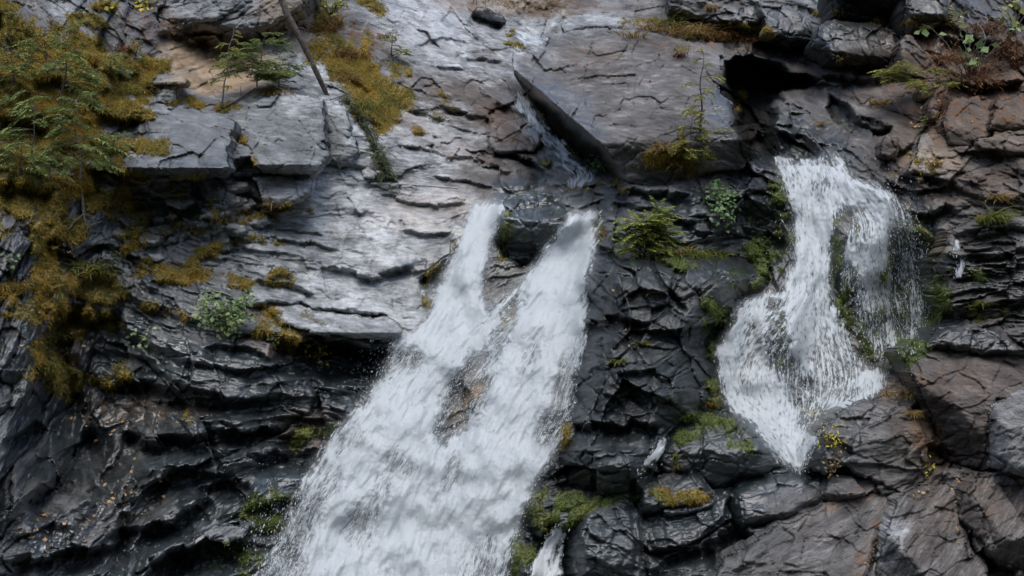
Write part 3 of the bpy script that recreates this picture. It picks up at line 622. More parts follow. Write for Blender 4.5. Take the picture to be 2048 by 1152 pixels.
# ------------------------------------------------------------------ loose rocks: outline, faces (px, py, distance, slope right, slope down per 100 px), options
ROCKS = [
 ("rock_slab","broad brown overhanging rock slab with flat top and dark undercut edge","slab",
  [(1030,150),(1028,112),(1085,85),(1140,60),(1230,52),(1350,78),(1440,88),(1452,130),(1436,190),(1462,205),(1468,262),(1528,316),(1480,332),(1400,352),(1300,378),(1225,352),(1185,330),(1150,304),(1100,250),(1060,195)],
  [(1250,180,21.0,0,-1.5),(1300,300,19.6,.05,.55),(1040,150,21.5,-5.1,4.5)],dict(soft=.16,rough=.42,T=1.6,edge=5,eb=.08,wet=-.05)),
 ("boulder","black wet mossy block splitting the two streams of the main waterfall","boulder",
  [(1006,405),(1060,390),(1120,384),(1192,368),(1194,432),(1150,452),(1102,505),(1045,538),(1000,522),(988,470)],
  [(1100,410,20.4,0,-2.0),(1080,470,20.0,-.3,.9)],dict(rough=.7,bed=1.6,T=1.2,edge=9,eb=.14,wet=.3,moss=-.1)),
 ("rock_outcrop","tall jagged black wet rock outcrop between the two waterfalls with a cedar shrub on top","outcrop",
  [(1166,575),(1162,540),(1172,508),(1215,476),(1290,484),(1360,494),(1450,508),(1545,528),(1535,575),(1480,600),(1452,640),(1432,680),(1440,740),(1446,800),(1432,835),(1380,850),(1345,870),(1330,905),(1292,984),(1220,994),(1130,974),(1118,905),(1128,842),(1140,800),(1134,780),(1152,720),(1162,670),(1158,640),(1182,612)],
  "base",dict(lift=1.15,rough=1.2,big=.6,bed=.6,T=2.2,edge=85,eb=1.35,wet=.6,warm=-.6,ledge=1.0)),
 ("boulder","rounded boulder capped with green moss below the right waterfall","boulder",
  [(1326,890),(1345,850),(1420,818),(1482,828),(1532,870),(1580,942),(1480,962),(1400,988),(1330,962),(1308,920)],
  [(1430,860,17.35,0,-.9),(1440,920,17.0,0,.25),(1540,900,17.25,1.2,0)],dict(rough=.6,T=1.2,edge=22,eb=.35,wet=.2)),
 ("boulder","big rounded wet boulder with yellow green moss edge beside the small bottom fall","boulder",
  [(1122,1200),(1124,1120),(1134,1068),(1172,1010),(1240,985),(1284,1030),(1290,1100),(1300,1210)],
  [(1210,1050,16.35,0,-.55),(1150,1080,16.4,-1.6,0),(1210,1130,16.1,.1,.1)],dict(rough=.6,bed=.9,T=1.2,edge=26,eb=.4,wet=.2)),
 ("stone","small moss covered stone above the white fall at the bottom","stone",
  [(1104,1042),(1108,1006),(1150,984),(1202,988),(1206,1012),(1162,1042),(1124,1062)],[(1150,1020,16.6,0,-.7),(1150,1040,16.45,0,.3)],dict(rough=.4,T=.5,edge=16,eb=.25,wet=.2,moss=.45)),
 ("stone","squarish grey wet stone right of the mossy bottom stone","stone",
  [(1206,966),(1236,944),(1266,946),(1268,1030),(1248,1012),(1222,996)],[(1240,980,16.9,0,-.5),(1215,980,16.95,-1.2,0)],dict(rough=.5,T=.6,edge=10,eb=.18,wet=.15)),
 ("boulder","low wet boulder under the tiny white trickle","boulder",
  [(1274,950),(1320,948),(1400,938),(1428,985),(1402,1012),(1330,1024),(1278,1034)],[(1340,970,16.85,0,-.6),(1340,1010,16.65,0,.5)],dict(rough=.6,T=.8,edge=14,eb=.2,wet=.1)),
 ("rock_slab","smooth sloping black slab at the foot of the right waterfall","slab",
  [(1450,1012),(1466,980),(1530,944),(1602,940),(1644,980),(1644,1012),(1560,1044),(1472,1066)],[(1550,980,16.85,0,-.8),(1550,1030,16.5,0,.5),(1470,1020,16.8,-1.4,0)],dict(rough=.35,T=1,edge=20,eb=.3,wet=.2)),
 ("stone","wet green stone leaning at the bottom edge of the main fall","stone",
  [(1004,1210),(1012,1120),(1036,1064),(1066,1066),(1078,1150),(1056,1210)],[(1045,1110,16.6,0,-.6),(1030,1120,16.7,-1.5,0)],dict(rough=.6,T=.8,edge=16,eb=.25,wet=.2,moss=.15)),
 ("stone","tall wet stone with pale patches along the main fall, above the green one","stone",
  [(1036,1064),(1072,965),(1112,926),(1130,980),(1106,1040),(1076,1074)],[(1085,1010,16.95,.3,-.6),(1060,1010,17.05,-1.5,0)],dict(rough=.7,T=.8,edge=14,eb=.22,wet=.1)),
 ("stone","olive mossy knob on the outcrop edge by the main fall","stone",
  [(1118,884),(1132,830),(1160,832),(1164,872),(1134,894)],[(1140,865,17.3,0,-.5),(1128,865,17.4,-1.4,0)],dict(rough=.5,T=.5,edge=12,eb=.2,moss=.3)),
 ("boulder","large dark angular boulder with yellow sprigs at its upper edge","boulder",
  [(1606,945),(1602,900),(1630,868),(1660,838),(1690,814),(1735,796),(1790,800),(1842,832),(1862,940),(1850,962),(1760,992),(1738,962),(1690,932),(1650,952)],
  [(1740,850,17.05,0,-.7),(1740,910,16.85,.05,-.1),(1630,900,17.1,-1.4,0)],dict(rough=.38,T=1.3,edge=6,eb=.16,wet=-.1,fine=.7,big=.3)),
 ("stone","small triangular stone wedged beneath the large dark boulder","stone",
  [(1642,1002),(1658,950),(1700,948),(1742,986),(1702,1000),(1660,1008)],[(1690,965,16.8,0,-.9),(1690,990,16.6,0,.9)],dict(rough=.38,T=.5,edge=6,eb=.16,wet=-.1,fine=.7,big=.3)),
 ("rock_slab","big brown wedge slab with rough scaly face and lichen edge","slab",
  [(1798,706),(1830,684),(1900,690),(2062,702),(2140,760),(2140,800),(1992,802),(1972,870),(1976,942),(1900,936),(1862,832),(1832,760)],
  [(1920,760,17.1,0,-1.0),(1920,860,16.4,.1,-.4),(1840,780,17.1,-.9,.5)],dict(rough=.38,T=1.2,edge=6,eb=.16,wet=-.5,fine=.7,big=.3)),
 ("boulder","smooth rounded grey boulder at the frame edge beside the brown wedge slab","boulder",
  [(1970,870),(1984,810),(2030,784),(2130,778),(2150,970),(2040,955),(1982,934)],[(2040,820,16.3,0,-.9),(2030,890,15.95,0,-.1),(1990,870,16.2,-1.0,0)],dict(rough=.25,T=1,edge=20,eb=.35,wet=-.6,pale=.35,warm=-.35)),
 ("boulder","dark reddish wet boulder behind the brown wedge slab","boulder",
  [(1856,692),(1878,655),(1930,642),(2000,656),(2062,690),(2070,722),(1950,704)],[(1950,665,17.7,0,-.8),(1950,700,17.4,0,.4)],dict(rough=.5,T=1,edge=14,eb=.22,wet=.35)),
 ("rock_slab","long sloping slab with a pale ridge left of the orange leaf crack","slab",
  [(1380,1210),(1450,1120),(1540,1066),(1650,1004),(1742,984),(1792,992),(1770,1050),(1738,1130),(1722,1210)],
  [(1620,1080,16.0,.1,-.85),(1600,1160,15.5,0,-.3)],dict(rough=.38,bed=.7,T=.7,edge=6,eb=.16,wet=-.35,fine=.7,big=.3)),
 ("rock_slab","rough grey slab with whitish left ridge, right of the orange leaf crack","slab",
  [(1796,1000),(1862,968),(1924,976),(1918,1040),(1962,1118),(1990,1210),(1736,1210),(1752,1120)],
  [(1850,1080,15.8,.15,-.7),(1770,1090,15.85,-.8,.2)],dict(rough=.38,bed=.5,T=.7,edge=6,eb=.16,wet=-.5,fine=.7,big=.3)),
 ("rock_slab","blocky tilted slab under the rounded grey boulder at the frame edge","slab",
  [(1922,1040),(1918,1008),(1942,960),(1990,955),(2012,992),(2062,1052),(2130,1100),(2130,1180),(2000,1130),(1962,1092)],
  [(1990,1010,15.9,.2,-.8),(1935,1010,16.0,-.8,0),(2000,1100,15.6,0,.8)],dict(rough=.38,T=.8,edge=6,eb=.16,wet=-.5,fine=.7,big=.3)),
 ("boulder","long grey boulder with a pale folded left end at the top of the gorge","boulder",
  [(1628,92),(1638,52),(1664,38),(1730,50),(1790,60),(1802,92),(1782,132),(1720,137),(1660,120)],[(1710,70,22.7,.1,-.9),(1710,100,22.3,0,1.0),(1650,80,22.5,-1.4,.3)],dict(rough=.7,T=1.2,edge=12,eb=.25)),
 ("boulder","pointed triangular block leaning right of the long grey boulder","boulder",
  [(1782,142),(1800,82),(1816,72),(1852,96),(1882,142),(1872,164),(1800,154)],[(1830,110,21.8,.2,-.6),(1795,110,21.9,-1.4,0)],dict(rough=.5,T=.8,edge=8,eb=.14,wet=-.4)),
 ("boulder","tall grey block below the maple branch on the right bank","boulder",
  [(1888,236),(1904,195),(1962,189),(1982,230),(1992,272),(1942,302),(1896,292)],[(1935,215,20.2,0,-.9),(1935,260,19.8,.1,.1)],dict(rough=.4,T=.8,edge=8,eb=.14,wet=-.5)),
 ("boulder","dark square block cut by the frame edge on the right bank","boulder",
  [(1976,262),(1994,196),(2062,188),(2120,200),(2120,300),(2042,262)],[(2030,210,19.9,0,-1.0),(2040,245,19.6,0,.4)],dict(rough=.4,T=.8,edge=8,eb=.14,wet=-.1)),
 ("rock_slab","pale brown slab with a stepped edge below the tall grey block","slab",
  [(1818,346),(1850,268),(1892,268),(1900,300),(2012,302),(2004,326),(1950,346),(1862,352)],[(1900,310,19.7,0,-.8),(1900,340,19.4,0,.4)],dict(rough=.5,T=.7,edge=7,eb=.12,wet=-.6,pale=.3)),
 ("stone","small dark jutting stone in the crack left of the pale brown slab","stone",
  [(1760,290),(1775,268),(1800,275),(1800,300),(1778,322),(1762,312)],[(1780,290,20.1,0,-.6),(1780,305,19.95,0,.8)],dict(rough=.5,T=.5,edge=8,eb=.14)),
 ("stone","dark upright stone beside the small cedar on the right bank","stone",
  [(1830,200),(1848,165),(1866,158),(1880,175),(1862,198),(1838,205)],[(1855,180,20.9,0,-.5),(1840,190,20.9,-1.2,.2)],dict(rough=.5,T=.5,edge=7,eb=.12,wet=.1)),
 ("stone","slanting dark stone slab below the upright stone on the right bank","stone",
  [(1845,235),(1870,180),(1892,165),(1895,190),(1875,240),(1855,250)],[(1872,205,20.5,.2,-.4),(1855,215,20.5,-1.3,.2)],dict(rough=.5,T=.5,edge=7,eb=.12,wet=.1)),
 ("stone","round dark stone at the end of the pale brown slab","stone",
  [(2000,290),(2015,270),(2050,268),(2080,290),(2060,312),(2015,312)],[(2030,282,19.4,0,-.8),(2030,300,19.25,0,.5)],dict(rough=.4,T=.5,edge=10,eb=.15)),
 ("boulder","black shaded rock mass overhanging the top of the gorge","boulder",
  [(1656,-70),(1812,-70),(1812,48),(1800,62),(1740,46),(1664,32)],[(1730,-20,23.0,0,.9)],dict(rough=.8,T=1.4,edge=12,eb=.2,wet=.3)),
 ("boulder","dark overhanging block topped with rust coloured litter at the upper right","boulder",
  [(1812,-50),(1902,-44),(1896,46),(1882,62),(1816,72)],[(1850,-10,22.3,0,-.8),(1850,30,22.0,.1,1.2)],dict(rough=.6,T=1.2,edge=12,eb=.2,wet=.2)),
 ("rock_outcrop","layered grey ledge with rusty moss at the top beyond the dry grass","outcrop",
  [(1335,-50),(1520,-50),(1534,48),(1502,60),(1420,44),(1340,20)],[(1430,0,24.6,0,-.3),(1430,40,24.4,0,1.0)],dict(rough=.9,T=1.2,edge=10,eb=.2,wet=.2)),
 ("boulder","pale edged block between the top ledge and the long grey boulder","boulder",
  [(1518,2),(1562,8),(1622,40),(1630,88),(1562,76),(1530,60)],[(1570,30,24.0,.1,-.9),(1570,60,23.7,0,.8)],dict(rough=.7,T=.9,edge=8,eb=.16)),
 ("rock_slab","flat topped dark grey slab with a moss fringe at its near edge","slab",
  [(218,338),(272,312),(300,272),(292,230),(370,214),(470,240),(448,300),(452,336),(440,346),(340,354)],[(370,280,19.2,0,-1.5),(370,345,18.6,0,2.4)],dict(rough=.5,bed=.4,T=1,edge=7,eb=.10,wet=.4)),
 ("rock_slab","large blue grey sloping slab with a square cut lower edge","slab",
  [(440,332),(482,280),(500,206),(560,184),(640,200),(650,282),(662,306),(628,342),(622,354),(520,346),(498,310)],[(560,260,20.2,0,-1.35),(560,332,19.3,0,2.2)],dict(rough=.55,bed=.5,T=1,edge=8,eb=.14,wet=.1)),
 ("boulder","squared grey block underneath the blue grey sloping slab","boulder",
  [(506,354),(624,356),(622,388),(572,414),(528,408)],[(570,370,19.6,0,-.5),(570,395,19.45,0,.4)],dict(rough=.5,T=.7,edge=8,eb=.14,wet=-.3)),
 ("stone","long flat grey stone under the moss fringed slab","stone",
  [(244,362),(376,357),(386,376),(380,392),(330,398),(288,386)],[(320,370,19.3,0,-.8),(320,388,19.15,0,.6)],dict(rough=.4,T=.6,edge=8,eb=.12,wet=-.2,pale=.1)),
 ("stone","pale square faced stone in the dark mossy rubble","stone",
  [(328,402),(338,394),(384,392),(386,406),(360,418),(334,410)],[(357,403,19.2,0,-1.4)],dict(rough=.2,T=.4,edge=4,eb=.06,wet=-.6,pale=.5)),
 ("stone","dark faceted stone between the two big grey slabs","stone",
  [(384,372),(428,350),(452,372),(440,412),(400,402)],[(420,380,19.5,.3,-.5),(400,385,19.5,-1.2,0)],dict(rough=.4,T=.6,edge=6,eb=.1)),
 ("stone","flat capstone balanced on a dark upright stone","stone",
  [(284,160),(300,152),(330,148),(364,151),(376,160),(370,169),(322,169),(290,168)],[(330,156,20.8,0,-1.4),(330,165,20.6,0,.8)],dict(rough=.3,T=.5,edge=6,eb=.1,warm=-.2,wet=-.4)),
 ("stone","dark upright stone holding up the flat capstone","stone",
  [(306,211),(314,180),(334,167),(356,169),(352,206),(332,214)],[(335,190,20.75,.2,-.3)],dict(rough=.7,T=.6,edge=9,eb=.16,wet=.3)),
 ("boulder","grey boulder cut by the frame corner above the mossy bank","boulder",
  [(-60,10),(-10,8),(10,30),(16,60),(0,72),(-60,66)],[(-10,40,20.3,0,-.5)],dict(rough=.5,T=.8,edge=10,eb=.16)),
 ("boulder","steep purple grey block above the mossy bank near the yellow leaves","boulder",
  [(182,100),(186,84),(215,40),(240,8),(262,-4),(252,60),(256,92),(240,104),(200,110)],[(215,70,21.3,-.3,-.5),(245,50,21.4,.9,-.3)],dict(rough=.5,T=.9,edge=8,eb=.14,wet=-.2)),
 ("rock_outcrop","layered grey outcrop overhanging the tan hollow","outcrop",
  [(306,32),(345,-40),(462,-40),(502,0),(482,22),(430,46),(382,42),(345,56)],[(400,0,22.75,0,-.6),(400,35,22.5,0,1.1)],dict(rough=.7,bed=1.0,T=1.2,edge=12,eb=.22,wet=-.1,pale=.2)),
 ("rock_outcrop","curved grey rock rib below the leaning dead trunk","outcrop",
  [(424,52),(500,14),(580,-30),(642,-34),(604,22),(545,54),(476,74)],[(530,20,22.8,.1,-.3),(510,45,22.55,0,1.2)],dict(rough=.7,bed=1.0,T=1.2,edge=12,eb=.22)),
 ("boulder","angular grey boulder beside the trailing juniper","boulder",
  [(648,282),(680,252),(704,262),(718,300),(704,332),(676,338),(652,318)],[(680,275,20.9,0,-.8),(690,310,20.6,.3,.5)],dict(rough=.5,T=.7,edge=8,eb=.14,wet=-.2)),
 ("boulder","grey stepped boulder right under the leaning trunk foot","boulder",
  [(650,246),(664,206),(690,218),(704,250),(694,270),(664,276)],[(675,235,21.3,0,-1.0),(680,262,21.0,0,1.0)],dict(rough=.4,T=.7,edge=7,eb=.12,wet=-.2)),
 ("stone","small pale stone at the juniper's tip","stone",
  [(722,340),(735,330),(756,345),(748,358),(728,356)],[(738,345,20.9,0,-.9)],dict(rough=.3,T=.3,edge=6,eb=.1,wet=-.4,pale=.2)),
 ("boulder","brown block lying on the pale water slide beside the overhanging slab","boulder",
  [(976,246),(1000,236),(1044,240),(1084,268),(1068,302),(1002,308),(978,292)],[(1030,260,23.2,0,-1.5),(1020,295,22.5,0,.9)],dict(rough=.5,bed=.5,T=.8,edge=7,eb=.12)),
 ("stone","blue grey flat topped stone on the upper edge of the brown slab","stone",
  [(1126,46),(1144,28),(1210,26),(1254,36),(1246,56),(1180,56),(1130,66)],[(1190,42,24.4,0,-1.9)],dict(rough=.35,T=.7,edge=7,eb=.14,wet=-.3,warm=-.5)),
 ("stone","dark brown square stone at the back of the overhanging slab","stone",
  [(1160,62),(1176,54),(1216,54),(1226,70),(1204,92),(1176,88)],[(1195,72,22.6,0,-1.5)],dict(rough=.3,T=.5,edge=6,eb=.1)),
 ("stone","dark log shaped rock at the top of the pale slope","stone",
  [(942,24),(952,12),(976,14),(1008,34),(1012,46),(980,42),(950,34)],[(975,28,28.0,0,.8)],dict(rough=.6,T=.5,edge=6,eb=.14,wet=.3)),
 ("boulder","angular dark boulder at the left frame edge over the wet rocks","boulder",
  [(-70,742),(0,748),(22,778),(26,802),(14,822),(-10,850),(-70,856)],[(-10,775,16.1,.3,-.8),(-10,820,15.9,.3,.6)],dict(rough=.4,T=.8,edge=8,eb=.16,wet=-.1)),
 ("boulder","mossy tan boulder inside the right waterfall","boulder",
  [(1656,450),(1680,408),(1722,392),(1762,408),(1778,470),(1772,560),(1722,574),(1684,622),(1664,560)],[(1720,430,19.85,0,-1.1),(1720,520,19.45,0,0),(1668,500,19.6,-1.3,0)],dict(rough=.5,T=.9,edge=18,eb=.35,wet=.1)),
 ("stone","dark mossy rock parting the lower right waterfall","stone",
  [(1518,640),(1534,612),(1582,602),(1602,650),(1602,720),(1572,752),(1530,722)],[(1560,640,18.7,0,-.6),(1560,700,18.5,0,.2)],dict(rough=.6,T=.8,edge=16,eb=.25,wet=.1)),
 ("rock_outcrop","thin bedded brown rock with orange streaks and water threads on the right","outcrop",
  [(1872,605),(1868,522),(1898,462),(1962,428),(2070,440),(2120,600),(2060,648),(1950,642)],[(1960,540,18.3,-.1,-.25),(1890,540,18.4,-1.3,0)],dict(rough=.5,bed=2.0,T=1.2,edge=16,eb=.3)),
 ("boulder","grey rounded block on the left bank behind the big cedar","boulder",
  [(150,178),(172,150),(205,140),(212,172),(196,186),(160,186)],[(180,165,19.7,0,-.6)],dict(rough=.5,T=.6,edge=9,eb=.16)),
 ("rock_slab","long ledge of pale bedded rock reaching the main fall's left edge","slab",
  [(540,612),(600,612),(700,630),(790,640),(800,660),(776,686),(700,678),(640,668),(560,646)],[(660,640,18.75,.25,-1.4),(660,668,18.45,.25,2.0)],dict(rough=.3,bed=.4,T=.8,edge=6,eb=.1,wet=-.3)),
 ("rock_slab","white topped angular slab at the bottom beside the main fall","slab",
  [(408,1068),(430,1050),(492,1058),(488,1076),(462,1084),(424,1080)],[(450,1066,16.6,0,-1.5)],dict(rough=.25,T=.5,edge=5,eb=.08,wet=-.6,pale=.4)),
]
rr = np.random.default_rng(99)
for k in range(26):       # angular rubble below the grey slabs
    u = rr.random()
    cx, cy = (rr.uniform(235, 520), rr.uniform(410, 475)) if u < .7 else (rr.uniform(430, 520), rr.uniform(355, 420))
    cy += -.18 * (cx - 380) if u < .7 else 0
    r0 = rr.uniform(9, 22); n = rr.integers(5, 8); a0 = rr.uniform(0, 6.3)
    pts = [(cx + 1.3 * r0 * math.cos(a0 + q * 6.283 / n) * rr.uniform(.75, 1.15), cy + .75 * r0 * math.sin(a0 + q * 6.283 / n) * rr.uniform(.75, 1.15)) for q in range(n)]
    ROCKS.append(("stone", "dark angular stone among the mossy rubble under the grey slabs", "stone", pts,
        [(cx, cy, None, rr.uniform(-.5, .5), rr.uniform(-1.2, -.4)), (cx, cy + r0 * .3, None, rr.uniform(-.8, .8), rr.uniform(0, 1.2))],
        dict(rough=.3, T=.35, edge=4, eb=.07, wet=rr.uniform(-.3, .1), moss=rr.uniform(-.25, .1), group="stones in the mossy rubble")))

def relief_grid(mask, sl, D, name, mats, covers, T, sdv=None, Dr=None):
    """front surface of a solid from its mask, with sides running back by T metres, closing inwards"""
    m = mask
    hh, ww = m.shape
    cell = m[:-1, :-1] & m[1:, :-1] & m[:-1, 1:] & m[1:, 1:]
    vid = np.full((hh, ww), -1, np.int32)
    use = np.zeros_like(m)
    use[:-1, :-1] |= cell; use[1:, :-1] |= cell; use[:-1, 1:] |= cell; use[1:, 1:] |= cell
    ii, jj = np.nonzero(use)
    vid[ii, jj] = np.arange(len(ii))
    ci, cj = np.nonzero(cell)
    quads = np.stack([vid[ci + 1, cj], vid[ci + 1, cj + 1], vid[ci, cj + 1], vid[ci, cj]], 1)
    x = X[sl][ii, jj]; y = Y[sl][ii, jj]; d = D[ii, jj]
    if sdv is not None:          # pull the rim onto the true outline so that it runs clean
        cp = np.pad(cell, 1)
        c4 = cp[:-1, :-1].astype(int) + cp[1:, :-1] + cp[:-1, 1:] + cp[1:, 1:]
        rim = (c4[ii, jj] < 4) & (c4[ii, jj] > 0)
        gyS, gxS = np.gradient(sdv)
        g2 = np.maximum((gxS ** 2 + gyS ** 2)[ii, jj], .3)
        k = np.clip(sdv[ii, jj] / g2, -1.6, 1.6)
        x = np.where(rim, x - ST * k * gxS[ii, jj], x); y = np.where(rim, y - ST * k * gyS[ii, jj], y)
        d = np.where(rim, Dr[ii, jj], d)
    V = W3(x, y, d)
    if T:
        cp = np.pad(cell, 1)
        inn = cp[1:-1, 1:-1]
        E = []
        e = inn & ~cp[:-2, 1:-1]; a, b = np.nonzero(e); E.append(np.stack([vid[a, b + 1], vid[a, b]], 1))
        e = inn & ~cp[2:, 1:-1]; a, b = np.nonzero(e); E.append(np.stack([vid[a + 1, b], vid[a + 1, b + 1]], 1))
        e = inn & ~cp[1:-1, :-2]; a, b = np.nonzero(e); E.append(np.stack([vid[a, b], vid[a + 1, b]], 1))
        e = inn & ~cp[1:-1, 2:]; a, b = np.nonzero(e); E.append(np.stack([vid[a + 1, b + 1], vid[a, b + 1]], 1))
        E = np.concatenate(E)
        bv = np.unique(E)
        cen = V.mean(0)
        base = len(V); nv = len(bv); mp = np.full(base, -1, np.int32); mp[bv] = np.arange(nv)
        rings = [V[bv]]
        for q, (f, sh) in enumerate(((.25, 1.0), (.6, .96), (1.0, .82))):
            R = V[bv].copy(); R[:, 1] = R[:, 1] + T * f
            R[:, 0] = cen[0] + (R[:, 0] - cen[0]) * sh; R[:, 2] = cen[2] + (R[:, 2] - cen[2]) * sh
            rings.append(R)
        Vs = [V] + rings[1:]
        for q in range(3):
            A = bv_id = (E if q == 0 else base + (q - 1) * nv + mp[E])
            Bq = base + q * nv + mp[E]
            quads = np.concatenate([quads, np.stack([A[:, 0], A[:, 1], Bq[:, 1], Bq[:, 0]], 1)])
        V = np.concatenate(Vs)
        src = np.concatenate([np.arange(base), bv, bv, bv])
    else:
        src = np.arange(len(V))
    me = new_mesh(name, V, quads)
    for nm, arrs in covers.items():
        a = np.ones((len(V), 4), F)
        for c, arr in enumerate(arrs): a[:, c] = arr[ii, jj][src]
        if nm == 'cover': a[:, 3] = np.clip(GREEN[sl], 0, 1)[ii, jj][src]
        add_attr(me, nm, a)
    return me

DF = DC.copy()            # nearest surface seen through every point of the drawing
rock_jobs = []
CARVE = np.zeros((HH, WW), F)
for k, (nm, lab, cat, poly, planes, o) in enumerate(ROCKS):
    sl = window(poly, 24)
    xs, ys = X[sl], Y[sl]
    # outline broken up by noise, bigger for bigger rocks
    P = np.array(poly); size = min(np.ptp(P[:, 0]), np.ptp(P[:, 1]))
    wob = min(1.0, size / 90)
    sh_i, sh_j = (k * 137) % 400, (k * 211) % 500
    wx = np.roll(jx, (sh_i, sh_j), (0, 1))[sl]; wy = np.roll(jy, (sh_j // 2, sh_i), (0, 1))[sl]
    sdv = poly_sd(poly, xs + wx * 1.8 * wob, ys + wy * 1.8 * wob) + wob * (7 * fm[sl] + 5 * fb_[sl] + 2 * fs[sl] + .5 * ft[sl])
    D = None
    soft = o.get('soft', .10)
    if planes == "base": D = D0[sl] - o['lift']; planes = []
    for (px, py, dd, sx, sy) in planes:
        if dd is None:
            i, j = idx(px, py); dd = float(DC[int(i), int(j)]) - .18
        pl = dd + sx * (xs - px) / 100 + sy * (ys - py) / 100
        if D is None: D = pl
        else:
            h = np.clip(.5 + .5 * (pl - D) / soft, 0, 1)
            D = D * (1 - h) + pl * h + soft * h * (1 - h)
    ed, eb = o.get('edge', 8), o.get('eb', .12)
    t = np.clip(sdv / ed, 0, 1)
    rim = eb * .75 * (1 - t) ** 2
    # own surface: facets, beds and grain, less of the big steps
    rg, bd = o.get('rough', .5), o.get('bed', 1.0)
    loc_b = BED[sl] * .5 * bd if 'bed' in o else BED[sl] * .35
    fn = o.get('fine', 1) * FINE[sl]
    det = rg * (o.get('big', .16) * fl[sl] + .17 * fm[sl] + .15 * fb_[sl] + fn * (.07 * fs[sl] + .028 * ft[sl] + .03 * FB2[sl] - .02 * RG[sl]) - .06 * FB[sl] + .05 * np.exp(-(fme[sl] / .08) ** 2) + .05 * np.exp(-(fbe[sl] / .06) ** 2)) + loc_b * (.10 * beds_l[sl] + .085 * beds_m[sl] + .034 * beds_s[sl])
    det = det - (.35 + .3 * rg) * (.024 * LIC_C[sl] + .015 * LIC_M[sl] + .007 * LIC_F[sl])
    mo = np.clip(MOSSF[sl] + o.get('moss', 0) * (1 + 1.5 * mossn[sl]), 0, 1.2)
    mb = smooth(.45, .8, mo)
    D = D + det * (1 - .5 * mb) - mb * (.06 + .10 * mossn[sl]) + LEDGE[sl] * o.get('ledge', .25) * (np.abs(LEDGE[sl]) < .5)
    Dr = (D + eb * .75).astype(F); D = (D + rim).astype(F)
    mask = sdv > 0
    rock_jobs.append((nm, lab, cat, sl, D, mask, mo, o, sdv, Dr))
    # hollow in the cliff behind it
    ins = smooth(0, 10, sdv)
    CARVE[sl] = np.maximum(CARVE[sl], ins * np.clip(D + .25 - DC[sl], 0, 9))
DC = DC + CARVE
DF = DC.copy()
OWN = np.full((HH, WW), -1, np.int32)
MOSSALL = MOSSF.copy()
for k, (nm, lab, cat, sl, D, mask, mo, o, sdv, Dr) in enumerate(rock_jobs):
    m = mask & (D < DF[sl])
    DF[sl] = np.where(m, D, DF[sl]); OWN[sl] = np.where(m, k, OWN[sl]); MOSSALL[sl] = np.where(m, mo, MOSSALL[sl])

STAIN_SHADE = tuple(np.clip(q, 0, 1) for q in (DARK_SHADE, RUST, SHEEN))
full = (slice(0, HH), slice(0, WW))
me = relief_grid(np.ones((HH, WW), bool), full, DC, "cliff", None, dict(cover=(MOSSF, np.clip(WET, 0, 1), np.clip(WARM, 0, 1)), tone=(np.clip(PALE, 0, 1), np.clip(TAN, 0, 1), STREAK), stain_shade=STAIN_SHADE), 0)
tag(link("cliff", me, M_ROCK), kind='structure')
for (nm, lab, cat, sl, D, mask, mo, o, sdv, Dr) in rock_jobs:
    wet = np.clip(WET[sl] + o.get('wet', 0), 0, 1); warm = np.clip(WARM[sl] + o.get('warm', 0), 0, 1); pale = np.clip(PALE[sl] + o.get('pale', 0), 0, 1)
    me = relief_grid(mask, sl, D, nm, None, dict(cover=(mo, wet, warm), tone=(pale, np.clip(TAN[sl], 0, 1), STREAK[sl]), stain_shade=tuple(q[sl] for q in STAIN_SHADE)), o.get('T', .6), sdv, Dr)
    tag(link(nm, me, M_ROCK), lab, cat, o.get('group'))

def surf(px, py, off=0.0):
    i, j = idx(px, py)
    d = float(bil(DF, np.array([i], F), np.array([j], F))[0]) - off
    return Vector(W3(np.float64(px), np.float64(py), np.float64(d)))
# ------------------------------------------------------------------ ground under the camera; unseen bank added behind it to block low sky light
def build_ground():
    n = 140
    xs = np.linspace(-160, 160, n); ys = np.linspace(-140, 40, n)
    GX, GY = np.meshgrid(xs, ys)
    z = .4 * fbm(GX / 6, GY / 6, 5, 4) + np.clip(-GY - 7, 0, 60) * .62 + 1.5 * fbm(GX / 25, GY / 25, 6, 4) * smooth(-4, -14, GY)
    z = z + np.clip(np.abs(GX) - 22, 0, 60) * .5
    z = np.where(GY > 0, z - .8, z)
    V = np.stack([GX, GY, z], -1).reshape(-1, 3)
    ii, jj = np.meshgrid(np.arange(n - 1), np.arange(n - 1), indexing='ij'); a = (ii * n + jj).ravel()
    me = new_mesh("ground", V, np.stack([a, a + 1, a + n + 1, a + n], 1))
    tag(link("ground", me, plain("forest_floor", (.035, .04, .025), .95)), kind='structure')
build_ground()

